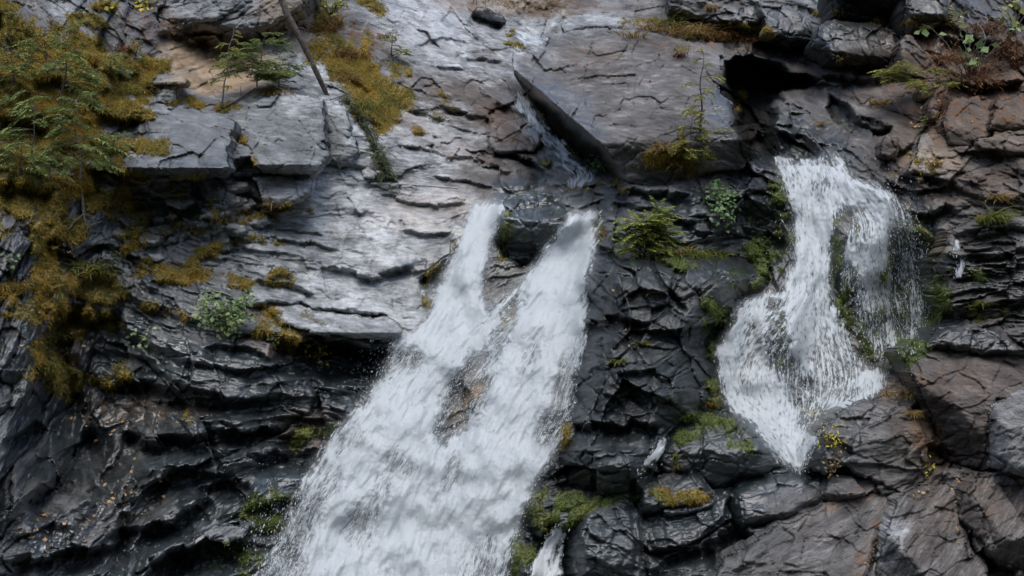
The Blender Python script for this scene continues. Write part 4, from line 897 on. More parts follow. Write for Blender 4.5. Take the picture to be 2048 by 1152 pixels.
# ------------------------------------------------------------------ white water
def waterfall(name, label, streams, holes, flow, seed, thick, ndrop, step=1.5, pad=40, edge=16, thin=(), gain=1.55, speck=.13, mist=0.0):
    allp = [p for s in streams for p in s[0]]
    P = np.array(allp)
    xa = np.arange(P[:, 0].min() - pad, P[:, 0].max() + pad, step, dtype=F); ya = np.arange(P[:, 1].min() - pad, P[:, 1].max() + pad, step, dtype=F)
    x, y = np.meshgrid(xa, ya); h, wd = x.shape
    # flow direction from traced streamlines
    cx_, cy_ = np.meshgrid(xa[::4], ya[::4])
    nx = 0; ny = 0
    for ln in flow:
        L = np.array(ln, float)
        for q in range(len(L) - 1):
            e = L[q + 1] - L[q]; le = np.hypot(*e); e = e / le
            for t in (np.arange(int(le / 25) + 1) + .5) / (int(le / 25) + 1):
                c = L[q] + t * (L[q + 1] - L[q])
                wgt = 1 / ((cx_ - c[0]) ** 2 + (cy_ - c[1]) ** 2 + 250) ** 1.4
                nx = nx + wgt * e[0]; ny = ny + wgt * e[1]
    nl = np.hypot(nx, ny) + 1e-12
    I4, J4 = np.meshgrid(np.arange(h) / 4, np.arange(wd) / 4, indexing='ij')
    fx = bil((nx / nl).astype(F), I4.astype(F), J4.astype(F)); fy = bil((ny / nl).astype(F), I4.astype(F), J4.astype(F))
    wob = .45 * fbm(x / 45, y / 45, seed + 3, 4)
    fx, fy = fx * np.cos(wob) - fy * np.sin(wob), fx * np.sin(wob) + fy * np.cos(wob)
    r = np.random.default_rng(seed)
    wn = r.standard_normal((h, wd)).astype(F)
    Lf = lic(wn, fx, fy, 8); Lm = lic(blur(np.roll(wn, 50, 0), 1), fx, fy, 13); Lc = lic(blur(np.roll(wn, 90, 1), 3), fx, fy, 18); Lw = lic(blur(np.roll(wn, 140, 1), 7), fx, fy, 26); Lv = lic(np.roll(wn, 33, 1), fx, fy, 75)
    Lp = lic(np.roll(wn, 211, 0), fx, fy, 4) + .8 * lic(blur(np.roll(wn, 17, 0), 1), fx, fy, 5)
    Ls = fbm(x / 11, y / 11, seed + 9, 4, .6) * 2.2
    d0 = np.full(x.shape, -1e3, F)
    jx_ = 10 * fbm(x / 30, y / 30, seed + 1, 5, .6); jy_ = 10 * fbm(x / 30, y / 30, seed + 2, 5, .6)
    dens = np.zeros(x.shape, F)
    for poly, eg, mx in streams:
        s = poly_sd(poly, x + jx_, y + jy_)
        dens = np.maximum(dens, mx * smooth(-.6 * eg, .6 * eg, s)); d0 = np.maximum(d0, s)
    for (bx, by, rx, ry, rot, v) in holes:
        cr, sr = math.cos(math.radians(rot)), math.sin(math.radians(rot))
        dx = x + 2 * jx_ - bx; dy = y + 2 * jy_ - by
        q = np.sqrt(((dx * cr + dy * sr) / rx) ** 2 + ((-dx * sr + dy * cr) / ry) ** 2)
        dens = dens - v * smooth(1.45, .5, q) * np.minimum(dens, 1)
    dens = np.clip(dens, 0, 1.2)
    tex = .17 * Lf + .15 * Lm + .09 * Lc + .05 * Lw + .05 * Ls + .30 * fbm(x / 60, y / 60, seed + 31, 5) + (.40 if seed == 402 else .10) * Lv * smooth(.05, .3, dens) * smooth(.85, .45, dens)
    a = dens * gain - .46 + speck * Lp + tex * (.50 + .95 * (1 - np.clip(dens, 0, 1)))
    a = np.where(dens > .02, a, -1)
    alpha = smooth(-.16, .92, a)
    gi, gj = (y - gy[0]) / ST, (x - gx[0]) / ST
    base = bil(blur(np.minimum(DF, blur(DF, 8)), 5), gi, gj)
    real = bil(DF, gi, gj)
    soft = fbm(x / 60, y / 60, seed + 21, 4)
    hgt = thick * np.clip(dens, 0, 1) * (.6 + .22 * soft + .12 * np.tanh(Lc * .7)) + .004 * Lm + .002 * Lf + .005 * Lc + .010 * Lw + .005 * Ls * np.clip(dens, .2, 1)
    D = np.minimum(base - .03 - hgt, np.minimum(real - .015, base + .3) * .25 + (base - .03 - hgt) * .75)
    m = alpha > .03
    m = m | np.roll(m, 1, 0) | np.roll(m, 1, 1)
    cell = m[:-1, :-1] & m[1:, :-1] & m[:-1, 1:] & m[1:, 1:]
    use = np.zeros_like(m); use[:-1, :-1] |= cell; use[1:, :-1] |= cell; use[:-1, 1:] |= cell; use[1:, 1:] |= cell
    ii, jj = np.nonzero(use); vid = np.full(m.shape, -1, np.int32); vid[ii, jj] = np.arange(len(ii))
    ci, cj = np.nonzero(cell)
    quads = np.stack([vid[ci + 1, cj], vid[ci + 1, cj + 1], vid[ci, cj + 1], vid[ci, cj]], 1)
    V = W3(x[ii, jj], y[ii, jj], D[ii, jj])
    me = new_mesh("waterfall_sheet", V, quads)
    at = np.ones((len(V), 4), F); at[:, 0] = alpha[ii, jj]; at[:, 1] = np.clip(dens, 0, 1)[ii, jj]
    add_attr(me, 'foam', at)
    root = link(name, me, M_WATER)
    tag(root, label, 'waterfall')
    if mist:      # fine spray hanging just in front of the fall
        k = 4
        dm = blur(np.clip(dens, 0, 1), 9)[::k, ::k]; xm, ym = x[::k, ::k], y[::k, ::k]
        am = mist * smooth(.04, .75, dm + .25 * fbm(xm / 38, ym / 38, seed + 51, 5)) * np.clip(.85 + .9 * fbm(xm / 55, ym / 55, seed + 52, 4), .2, 1.4) * (dm > .01)
        Dm = blur(D, 8)[::k, ::k] - .12
        hm, wm_ = xm.shape; im, jm = np.meshgrid(np.arange(hm - 1), np.arange(wm_ - 1), indexing='ij')
        keep = ((am[:-1, :-1] + am[1:, 1:]) > .01).ravel(); a0 = (im * wm_ + jm).ravel()[keep]
        mm_ = new_mesh("mist", W3(xm, ym, Dm).reshape(-1, 3), np.stack([a0 + wm_, a0 + wm_ + 1, a0 + 1, a0], 1))
        ma = np.ones((hm * wm_, 4), F); ma[:, 0] = am.ravel(); add_attr(mm_, 'foam', ma)
        link("mist", mm_, M_MIST, root)
    # flying drops: short tumbling beads, thickest along the torn edges
    wgt = np.exp(-((dens - .35) / .25) ** 2) * (dens > .015) + .03 * (dens > .6)
    for tp in thin: wgt = wgt + tp[5] * np.exp(-(((x - tp[0]) / tp[2]) ** 2 + ((y - tp[1]) / tp[3]) ** 2))
    cdf = np.cumsum(wgt.ravel().astype(np.float64)); cdf /= cdf[-1]
    pick = np.searchsorted(cdf, r.random(ndrop))
    pi, pj = np.unravel_index(np.clip(pick, 0, x.size - 1), x.shape)
    sc = r.exponential(3.2, ndrop)
    qx = x[pi, pj] + r.normal(0, 1, ndrop) * sc; qy = y[pi, pj] + r.normal(0, 1, ndrop) * sc
    dd = D[pi, pj] - r.uniform(.01, .30, ndrop)
    C = W3(qx, qy, dd)
    lat = np.stack([fx[pi, pj], np.zeros(ndrop), -fy[pi, pj]], 1); lat += r.normal(0, .25, lat.shape); lat /= np.linalg.norm(lat, axis=1, keepdims=True)
    oth = np.cross(lat, [0, 1, 0]); oth /= np.linalg.norm(oth, axis=1, keepdims=True) + 1e-9
    dep = np.cross(lat, oth)
    rad = r.lognormal(math.log(.0028), .45, ndrop)[:, None]; ln = rad * r.uniform(1.5, 5.0, (ndrop, 1))
    Vd = np.stack([C + lat * ln, C + oth * rad, C + dep * rad, C - oth * rad, C - dep * rad, C - lat * ln * 1.2], 1).reshape(-1, 3)
    o6 = (np.arange(ndrop) * 6)[:, None]
    T = np.concatenate([o6 + np.array(t) for t in ((0, 1, 2), (0, 2, 3), (0, 3, 4), (0, 4, 1), (5, 2, 1), (5, 3, 2), (5, 4, 3), (5, 1, 4))])
    ms = new_mesh("spray", Vd, None, T)
    sp = link("spray", ms, M_DROP, root)
    tag(sp, kind='stuff')
    return root

L1 = [(948,412),(1008,404),(988,468),(968,540),(962,600),(985,640),(900,700),(780,700),(850,640),(875,590),(896,530),(924,470)]
L2 = [(1140,432),(1196,424),(1186,500),(1168,560),(1168,640),(1158,720),(1138,820),(1115,890),(1062,980),(1025,1080),(1002,1230),(470,1230),(530,1120),(575,1040),(605,960),(668,870),(735,800),(770,735),(785,690),(860,650),(940,660),(1000,600),(1050,560),(1092,500),(1124,456)]
flowL = [[(990,410),(960,480),(925,560),(895,640),(850,740),(780,860),(700,980),(640,1100),(600,1230)],[(1180,440),(1140,500),(1080,580),(1010,660),(930,760),(860,880),(800,1000),(760,1110),(740,1230)],
 [(1165,560),(1130,640),(1070,760),(1000,880),(940,1000),(900,1110),(880,1230)],[(1165,640),(1145,720),(1110,830),(1060,930),(1010,1040),(985,1150),(970,1230)],[(800,690),(740,790),(660,900),(600,1010),(545,1130),(500,1230)],[(960,620),(900,680),(800,760),(740,850)]]
holesL = [(1010,655,18,56,25,.62),(1038,600,12,36,25,.5),(965,720,36,22,-30,.5),(928,795,38,78,28,.9),(890,862,22,34,20,.6),(988,535,14,44,12,.9),(1004,575,20,30,20,.6),(960,1090,1,1,0,0),(1130,780,24,90,15,.5),(1095,860,22,50,20,.5),
 (815,720,34,26,20,.6),(760,740,30,26,20,.5),(720,1050,34,50,15,.42),(760,990,20,40,20,.4),(800,930,30,30,20,.35),(640,960,40,60,20,.42),(600,1050,40,70,25,.5),(560,1130,50,50,20,.6),(970,1130,50,60,15,.42),(870,640,1,1,0,0),(905,945,16,40,15,.4),(700,880,30,30,20,.3),(1060,720,14,50,20,.35)]
waterfall("waterfall", "broad white waterfall of two joining streams tumbling down the middle of the cliff", [(L1, 16, 1.0), (L2, 20, 1.0)], holesL, flowL, 301, .30, 8000, thin=[(900,780,60,80,0,.5),(760,740,50,40,0,.6),(560,1090,60,90,0,.6)], mist=.30)
R1 = [(1553,328),(1682,328),(1700,360),(1760,372),(1786,396),(1796,440),(1782,470),(1775,560),(1790,660),(1800,700),(1770,690),(1740,600),(1720,560),(1690,520),(1690,470),(1716,420),(1684,412),(1670,440),(1660,500),(1662,600),(1700,690),(1732,738),(1778,748),(1762,780),(1700,812),(1650,850),(1622,900),(1602,942),(1560,925),(1500,842),(1452,810),(1440,760),(1432,700),(1462,650),(1482,602),(1530,590),(1566,580),(1588,520),(1586,430)]
flowR = [[(1560,330),(1610,430),(1625,520),(1620,600),(1560,640),(1490,700),(1470,800),(1560,900)],[(1640,330),(1640,430),(1640,560),(1660,680),(1690,760),(1650,840),(1605,940)],[(1680,335),(1720,370),(1770,410),(1785,480),(1790,560),(1800,680)],[(1700,460),(1695,560),(1690,600)],[(1500,600),(1460,680),(1450,780),(1520,860),(1590,930)],[(1600,600),(1620,700),(1620,800),(1600,900)],[(1740,500),(1745,600),(1760,720)]]
holesR = [(1556,680,24,70,-8,.8),(1550,610,20,14,0,.7),(1710,450,36,36,0,.6),(1760,650,20,100,0,.4),(1712,600,14,60,0,.5),(1800,620,20,110,0,.4),(1620,800,34,64,0,.6),(1676,720,44,54,0,.5),(1690,780,40,16,0,.35),(1590,760,20,50,0,.4),(1640,640,20,60,0,.2),(1580,370,16,30,10,.35),(1640,380,20,30,10,.3),(1500,700,20,60,0,.3)]
waterfall("waterfall", "narrower white waterfall on the right splashing over a mossy boulder", [(R1, 14, 1.0), ([(1690,470),(1770,480),(1796,600),(1806,700),(1760,720),(1720,640),(1694,560)], 20, .66), ([(1786,400),(1820,420),(1856,520),(1852,680),(1806,704),(1790,560)], 26, .42), ([(1548,316),(1688,314),(1690,338),(1552,338)], 6, .6)], holesR, flowR, 402, .26, 7000, thin=[(1800,430,40,50,0,.4),(1790,600,50,110,0,.2),(1740,640,50,90,0,.3),(1760,360,40,20,0,.2),(1560,480,20,80,0,.1)], gain=1.36, speck=.22, mist=.18)
B1 = [(1108,1056),(1126,1048),(1124,1100),(1122,1220),(1040,1220),(1062,1140),(1082,1092)]
waterfall("waterfall", "small white fall squeezing between mossy stones at the bottom of the view", [(B1, 9, 1.0)], [(1110,1110,8,30,20,.5)], [[(1116,1052),(1090,1110),(1070,1220)],[(1122,1060),(1110,1120),(1100,1220)]], 503, .12, 250)
T1 = [(1322,876),(1334,880),(1330,902),(1300,930),(1280,948),(1286,925),(1302,900)]
waterfall("trickle", "tiny white trickle between the banded ledge and the mossy domed boulder", [(T1, 7, .85)], [], [[(1328,878),(1305,910),(1284,946)]], 604, .06, 80)
T2 = [(1028,58),(1060,64),(1104,78),(1090,92),(1050,92),(1034,80)]
waterfall("trickle", "thin white water spilling over the cliff top beside the overhanging slab", [(T2, 9, .62)], [], [[(1035,60),(1060,78),(1098,88)]], 605, .04, 40)
T3 = [(1896,492),(1916,480),(1926,520),(1924,552),(1912,556),(1912,520)]; T4 = [(1936,572),(1948,568),(1950,600),(1940,612),(1934,592)]
waterfall("trickle", "white water threads running down the thin bedded brown rock", [(T3, 4, .50)], [], [[(1905,488),(1920,520),(1918,556)],[(1942,570),(1942,612)],[(2022,560),(2036,625)]], 606, .05, 100)
T5 = [(1022,96),(1046,92),(1036,130),(1040,160),(1030,180),(1050,190),(1090,250),(1140,310),(1185,340),(1195,372),(1120,378),(1150,350),(1110,310),(1060,262),(1036,220)]
waterfall("trickle", "shallow water slide running under the edge of the overhanging slab", [(T5, 16, .58)], [], [[(1030,96),(1040,185),(1070,240),(1120,310),(1180,345),(1150,375)],[(1110,380),(1150,400),(1180,434)],[(1060,388),(1020,398),(1002,410)]], 607, .03, 60)
# ------------------------------------------------------------------ plants
class MB:
    def __init__(s): s.V = []; s.Q = []; s.T = []; s.n = 0
    def add(s, V, Q=None, T=None):
        V = np.asarray(V, F).reshape(-1, 3)
        if Q is not None: s.Q.append(np.asarray(Q, np.int32).reshape(-1, 4) + s.n)
        if T is not None: s.T.append(np.asarray(T, np.int32).reshape(-1, 3) + s.n)
        s.V.append(V); s.n += len(V)
    def tube(s, pts, r0, r1, k=6, wob=0.0):
        P = np.array([tuple(p) for p in pts], float); n = len(P)
        tan = np.gradient(P, axis=0); tan /= np.linalg.norm(tan, axis=1, keepdims=True) + 1e-9
        ref = np.array([0.3, .9, .2]); a = np.cross(tan, ref); a /= np.linalg.norm(a, axis=1, keepdims=True) + 1e-9
        b = np.cross(tan, a)
        r = np.linspace(r0, r1, n)[:, None] * (1 + wob * rng.uniform(-1, 1, (n, 1)))
        V = np.concatenate([P[:, None] + (a * r)[:, None] * math.cos(t) + (b * r)[:, None] * math.sin(t) for t in np.arange(k) * 2 * math.pi / k], 1)
        Q = []
        for i in range(n - 1):
            for j in range(k):
                Q.append((i * k + j, i * k + (j + 1) % k, (i + 1) * k + (j + 1) % k, (i + 1) * k + j))
        s.add(V, Q)
        s.add(P[-1:] , None, None) if False else None
    def leaves(s, C, A, Wd, L, w, fold=.15):
        """kite shaped leaves: base point C, direction A, width direction Wd"""
        C = np.asarray(C, float); A = np.asarray(A, float); Wd = np.asarray(Wd, float)
        n = len(C)
        A = A / (np.linalg.norm(A, axis=1, keepdims=True) + 1e-9)
        N = np.cross(A, Wd); N /= np.linalg.norm(N, axis=1, keepdims=True) + 1e-9
        Wd = np.cross(N, A)
        L = np.broadcast_to(np.asarray(L, float).reshape(-1, 1), (n, 1)); w = np.broadcast_to(np.asarray(w, float).reshape(-1, 1), (n, 1))
        v = np.stack([C, C + A * L * .45 + Wd * w * .5 + N * w * fold, C + A * L, C + A * L * .45 - Wd * w * .5 + N * w * fold], 1)
        o = (np.arange(n) * 4)[:, None]
        s.add(v, None, np.concatenate([o + np.array((0, 1, 2)), o + np.array((0, 2, 3))]))
    def build(s, name, mat, parent=None):
        me = new_mesh(name, np.concatenate(s.V), np.concatenate(s.Q) if s.Q else None, np.concatenate(s.T) if s.T else None)
        return link(name, me, mat, parent)

def rv(n=3): return rng.normal(0, 1, n)
def unit(v): return np.asarray(v, float) / (np.linalg.norm(v) + 1e-9)

M_CEDAR = foliage_material("cedar_green", [(.15, (.06, .085, .03)), (.5, (.15, .20, .065)), (.85, (.29, .35, .12))])
M_CEDAR_Y = foliage_material("cedar_yellow_green", [(.15, (.08, .095, .022)), (.5, (.22, .235, .055)), (.85, (.40, .38, .11))])
M_BUSH = foliage_material("bush_yellow_green", [(.15, (.09, .13, .028)), (.5, (.24, .29, .065)), (.85, (.46, .46, .13))])
M_JUNIPER = foliage_material("juniper_green", [(.15, (.035, .050, .022)), (.5, (.085, .105, .045)), (.85, (.17, .18, .09))])
M_LEAF = foliage_material("leaf_green", [(.15, (.06, .10, .04)), (.5, (.17, .25, .10)), (.85, (.36, .44, .20))])
M_LEAF_D = foliage_material("leaf_dark_green", [(.15, (.04, .09, .035)), (.5, (.10, .19, .075)), (.85, (.2, .3, .12))])
M_YELLOW = foliage_material("leaf_yellow", [(.15, (.20, .20, .02)), (.5, (.42, .38, .04)), (.85, (.62, .52, .08))])
M_GRASSG = foliage_material("grass_green", [(.15, (.05, .07, .015)), (.5, (.13, .15, .03)), (.85, (.26, .25, .07))])
M_GRASSD = foliage_material("grass_dry", [(.15, (.13, .075, .025)), (.5, (.27, .18, .065)), (.85, (.42, .32, .14))])
M_RUST = foliage_material("twig_rust", [(.15, (.07, .032, .015)), (.5, (.17, .080, .035)), (.85, (.30, .16, .075))])
M_MOSSB = foliage_material("moss_strands", [(.24, (.055, .055, .016)), (.42, (.16, .14, .030)), (.58, (.32, .23, .038)), (.78, (.52, .31, .05))], .25, .9, 1.6, .85)
M_MOSSG = foliage_material("moss_strands_green", [(.15, (.02, .035, .008)), (.5, (.075, .11, .018)), (.85, (.19, .22, .04))], .25, .9)
M_BARK = bark_material("bark", (.035, .03, .026), (.12, .10, .085))
M_BARKG = bark_material("bark_grey", (.09, .085, .08), (.24, .22, .20))
M_DRIFT = bark_material("driftwood", (.25, .24, .23), (.5, .48, .45))

def frond(mb, st, p0, d, L, droop, lw, ll, nseg=9, up=(0, 0, 1)):
    """flat feathery spray: a drooping midrib with side leaflets getting shorter towards the tip"""
    d = unit(d); P = [np.array(p0, float)]
    for i in range(nseg):
        d = unit(d + np.array((0, 0, -droop / nseg)) + .05 * rv())
        P.append(P[-1] + d * L / nseg)
    P = np.array(P)
    if st is not None: st.tube(P, .006, .002, 3)
    tan = np.gradient(P, axis=0)
    C = []; A = []; Ws = []; Ls = []
    n = int(L / .022)
    for i in range(n):
        t = (i + .5) / n * nseg; k = min(int(t), nseg - 1); f = t - k
        c = P[k] * (1 - f) + P[k + 1] * f; tg = unit(tan[k])
        side = unit(np.cross(tg, up) + .12 * rv())
        env = math.sin(math.pi * min(1, (.12 + .88 * (i / n)) ** .75)) * .9 + .12
        for sg in (1, -1):
            C.append(c); A.append(unit(side * sg + tg * .75 + np.array((0, 0, -.25)) + .12 * rv())); Ws.append(np.cross(up, side) + .2 * rv()); Ls.append(ll * env * rng.uniform(.7, 1.15))
    mb.leaves(C, A, Ws, Ls, lw)

def cedar(name, label, cat, base, top, reach, mat, nb, lean=0.0, dens=1.0, tr=.014, low=.1, barkmat=None, group=None, droop=.9, taper=.75, rise=0.0, ll=.30, spread=0):
    """young conifer: thin trunk, whorls of drooping flat sprays"""
    b = surf(*base); t = Vector(W3(np.float64(top[0]), np.float64(top[1]), np.float64(b.y - .10 - lean)))
    root = bpy.data.objects.new(name, None); COL.objects.link(root); root.location = b
    tag(root, label, cat, group)
    H = (t - b).length
    n = 12; pts = [b.lerp(t, i / n) + Vector((.02 * H * math.sin(i * 1.3), .02 * H * math.cos(i), 0)) * (i / n) - (Vector((0, -.12, .02)) if i == 0 else Vector()) for i in range(n + 1)]
    o = Vector(b)
    tk = MB(); fo = MB()
    tk.tube([p - o for p in pts], tr * max(1, H), .003, 6)
    for i in range(nb):
        f = low + (1 - low) * (i + rng.uniform(.1, .9)) / nb
        k = min(int(f * n), n - 1); p = np.array(pts[k].lerp(pts[k + 1], f * n - k) - o)
        R = reach * (1 - taper * f) * (rng.uniform(.65, 1.15) if not spread else rng.uniform(.35, 1.3))
        a = rng.uniform(0, 2 * math.pi)
        d = np.array((math.cos(a), -abs(math.sin(a)) * .8 - .1, rng.uniform(-.05, .35) + rise * rng.random()))
        d = unit(d)
        tk.tube([p, p + d * R * .5, p + d * R * .85 + np.array((0, 0, -.12 * R * droop))], .006, .002, 4)
        frond(fo, None, p + d * R * .12, d, R, droop, .024, R * ll + .02)
        for q in range(int(2 * dens + rng.random())):
            g = rng.uniform(.2, .7)
            d2 = unit(d + .6 * np.array((math.cos(a + 1.5), 0, 0)) * rng.choice((-1, 1)) + .25 * rv() + np.array((0, 0, -.1)))
            frond(fo, None, p + d * R * g, d2, R * .55, droop, .022, R * ll * .6 + .02)
    tk.build("trunk", barkmat or M_BARK, root); fo.build("foliage", mat, root)
    return root

def shrub(name, label, cat, base, pix_w, pix_h, mat, nleaf, leaf, stems=7, group=None, hang=False, round_=.85, barkmat=None, tw=.5):
    """stems branching from one foot with leaves along them"""
    b = surf(*base); s = KX * b.y / 1024
    root = bpy.data.objects.new(name, None); COL.objects.link(root); root.location = b; tag(root, label, cat, group)
    st = MB(); lf = MB(); W_, H_ = pix_w * s, pix_h * s
    C = []; A = []; N = []
    per = max(1, nleaf // stems)
    for k in range(stems):
        e = np.array((rng.uniform(-.5, .5) * W_, -rng.uniform(.08, .4) * min(W_, H_), (rng.uniform(.45, 1.0) if not hang else -rng.uniform(.4, 1.0)) * H_))
        m = e * .5 + np.array((0, -.06, (.18 if not hang else .10) * H_ * rng.uniform(.3, 1))) * 1.0
        P = [np.array((0, .03, 0)) * 1.0]
        for q in range(1, 9):
            t = q / 8; P.append((1 - t) ** 2 * P[0] + 2 * t * (1 - t) * m + t * t * e + .015 * rv())
        for q in range(1, 9):          # stay in front of the rock
            ab = np.array(b) + P[q]; ppx = 1024 + ab[0] * 1024 / (KX * ab[1]); ppy = 576 - (ab[2] - CAMZ) * 1024 / (KX * ab[1])
            if gx[0] < ppx < gx[-1] and gy[0] < ppy < gy[-1]: P[q][1] = min(P[q][1], surf(ppx, ppy, .05).y - b.y) if abs(surf(ppx, ppy, .05).y - b.y) < 1.6 else P[q][1]
        st.tube(P, .008, .002, 4)
        for q in range(per):
            t = 1 - rng.random() ** 1.4 * .85; kk = min(int(t * 8), 7); c = P[kk] + (P[kk + 1] - P[kk]) * (t * 8 - kk)
            off = rv() * tw * leaf * 1.6
            C.append(c + off); A.append(unit(off + .4 * rv() + np.array((0, -.3, -.2)))); N.append(rv())
    A = np.array(A); up = np.array((0, -.55, .75)) + .35 * rng.normal(0, 1, A.shape)
    Wd = np.cross(up, A)
    L = leaf * rng.uniform(.6, 1.3, len(C))
    lf.leaves(C, A, Wd, L, L * round_, .1)
    st.build("stem", barkmat or M_BARK, root); lf.build("foliage", mat, root)
    return root

def grass(name, label, base, n, length, spread, mat, group=None, up=1.0, cat="grass tuft", wid=.010, hang=.9):
    b = surf(*base); s_ = KX * b.y / 1024
    mb = MB()
    for k in range(n):
        qx = base[0] + rng.normal(0, spread) / s_; qy = base[1] + rng.normal(0, spread * .22) / s_
        c = np.array(surf(qx, qy, .01) - b)
        if abs(c[1]) > .6: c[1] = 0.0
        L = length * rng.uniform(.5, 1.2); a = rng.uniform(0, 2 * math.pi)
        d = unit(np.array((math.cos(a) * .6, -abs(math.sin(a)) * .6 - .25, up * rng.uniform(.5, 1.2))))
        side = unit(np.cross(d, rv())); P = [c]
        for q in range(4):
            d = unit(d + np.array((0, -.05, -hang * .42)) * rng.uniform(.5, 1.3)); P.append(P[-1] + d * L / 4)
        wv = wid * rng.uniform(.6, 1.3)
        vv = []
        for q, p in enumerate(P[:-1]): vv += [p + side * wv * (1 - q / 5), p - side * wv * (1 - q / 5)]
        vv.append(P[-1])
        mb.add(vv, [(0, 1, 3, 2), (2, 3, 5, 4), (4, 5, 7, 6)], [(6, 7, 8)])
    o = mb.build(name, mat); o.location = b
    tag(o, label, cat, group); return o

# --- conifers
cedar("cedar_sapling", "green cedar sapling with drooping sprays high on the mossy bank", "sapling", (116,262), (142,36), 1.05, M_CEDAR, 17, dens=.9)
cedar("cedar_sapling", "dark green cedar sapling with a bare pale lower trunk on the mossy bank", "sapling", (168,440), (150,196), 1.1, M_CEDAR, 18, dens=1.0, low=.42, barkmat=M_BARKG)
cedar("cedar_sapling", "thin low cedar sapling at the frame edge of the mossy bank", "sapling", (62,330), (72,205), .75, M_CEDAR, 10)
cedar("cedar_sapling", "small cedar sapling low on the mossy bank at the frame edge", "sapling", (40,352), (44,280), .6, M_CEDAR, 7)
cedar("cedar_sapling", "sparse light green conifer sapling in front of the tan hollow", "sapling", (442,220), (466,54), .55, M_CEDAR_Y, 13, dens=.5, low=.25, barkmat=M_BARKG)
cedar("conifer", "bushy green conifer beside the leaning dead trunk", "tree", (512,176), (530,62), 1.0, M_CEDAR, 18, dens=1.3, low=.1, droop=.5)
cedar("conifer", "dark low conifer at the foot of the bushy one", "tree", (556,180), (566,118), .75, M_CEDAR, 13, low=.05, droop=.3, taper=.4)
cedar("cedar_sapling", "slender cedar sapling on the brown overhanging slab", "sapling", (1400,335), (1404,96), .62, M_CEDAR_Y, 15, dens=.8, low=.02, barkmat=M_BARK, taper=.55)
cedar("cedar_sapling", "little cedar growing at the foot of the slender sapling on the slab", "sapling", (1378,318), (1384,232), .55, M_CEDAR_Y, 10, dens=1.0, low=.05)
cedar("cedar_shrub", "low spreading cedar shrub on the black boulder between the waterfalls", "shrub", (1288,516), (1296,456), .50, M_BUSH, 80, dens=1.8, low=.0, droop=.75, taper=.1, rise=1.2, ll=.20, spread=1)
cedar("cedar_sapling", "small bright cedar leaning out over the brown slab on the right bank", "sapling", (1838,182), (1812,142), .85, M_CEDAR_Y, 12, low=.0, taper=.3, droop=.3)
cedar("cedar_sapling", "tiny dark green seedling in the crack on the right bank", "sapling", (1862,252), (1868,222), .35, M_CEDAR, 6, low=0)
cedar("cedar_sapling", "pale yellow green seedling alone on the pale slope", "sapling", (782,112), (786,60), .42, M_CEDAR_Y, 9, low=0)
for (bx, by, tx, ty, rc, nb_, lab) in [(20,240,24,190,.55,7,"pale green cedar sprig at the frame edge beside the mossy hump"),(215,150,226,104,.5,7,"low cedar sprig beside the purple grey block"),(95,150,88,60,.8,12,"feathery cedar sapling behind the tallest one on the mossy bank"),
   (30,170,20,90,.7,9,"cedar sapling half cut by the frame edge near the grey corner boulder"),(225,300,232,262,.45,6,"tiny cedar seedling beside the moss fringe of the dark slab"),(100,360,96,312,.5,7,"small cedar seedling below the dark green cedar"),(270,112,280,78,.35,5,"seedling on the ledge behind the balanced capstone"),(1885,60,1880,10,.6,9,"yellowish cedar at the top edge above the right bank twigs")]:
    cedar("cedar_sapling", lab, "sapling", (bx, by), (tx, ty), rc, M_CEDAR if bx < 1000 else M_CEDAR_Y, nb_, low=.05, dens=.5)
# trailing juniper
def juniper():
    pts = [(692,196),(712,222),(730,256),(748,290),(762,322),(774,346)]
    b = surf(*pts[0]); root = bpy.data.objects.new("juniper", None); COL.objects.link(root); root.location = b
    tag(root, "long trailing juniper hanging down the crack of the pale slope", "juniper")
    P = [np.array(surf(x, y, .10) - b) for x, y in pts]
    st = MB(); st.tube(P, .02, .006, 5, .1); fo = MB()
    C = []; A = []
    for k in range(330):
        t = rng.random() * (len(P) - 1.001); i = int(t); c = P[i] + (P[i + 1] - P[i]) * (t - i)
        d = unit(rv() + np.array((0, -.6, -.5)))
        frond(fo, None, c + .05 * rv(), d, rng.uniform(.18, .36), .8, .018, .065, 5)
    st.build("stem", M_BARK, root); fo.build("foliage", M_JUNIPER, root)
juniper()
# --- broadleaf shrubs
shrub("shrub", "pale green leafy shrub sprouting from the dark wet rock ledges", "shrub", (462,676), 130, 92, M_LEAF, 560, .072, 14)
shrub("shrub", "dark green round leaved plant hanging under the overhanging slab", "shrub", (1432,362), 70, 104, M_LEAF_D, 240, .075, 9, hang=True)
shrub("shrub", "small dark bush in the shadow of the overhanging slab's foot", "shrub", (1196,348), 40, 34, M_LEAF_D, 160, .045, 7)
shrub("shrub", "yellow green bush at the top edge above the rusty shrub", "shrub", (664,30), 90, 46, M_CEDAR_Y, 260, .07, 9)
shrub("shrub", "small golden leaved plant on the ledge left of the main fall", "shrub", (634,728), 46, 50, M_YELLOW, 60, .06, 5)
shrub("shrub", "small green sprig between the leafy shrub and the golden plant", "shrub", (564,704), 24, 40, M_LEAF, 40, .045, 4)
shrub("shrub", "single pale green sprig on the dark ledge under the mossy tussock", "shrub", (282,690), 40, 40, M_LEAF, 18, .08, 3)
shrub("shrub", "light green seedling on the black rock of the left bank", "shrub", (26,526), 24, 16, M_LEAF, 12, .07, 3)
shrub("shrub", "light green seedling beside the mossy tussock on the left bank", "shrub", (110,596), 24, 20, M_LEAF, 14, .075, 3)
shrub("shrub", "yellow sprigs on the edge of the large dark angular boulder", "shrub", (1658,890), 56, 30, M_YELLOW, 70, .07, 8, round_=.3)
shrub("shrub", "thin yellow sprig in front of the foot of the right waterfall", "shrub", (1624,842), 48, 34, M_YELLOW, 36, .06, 5, round_=.3)
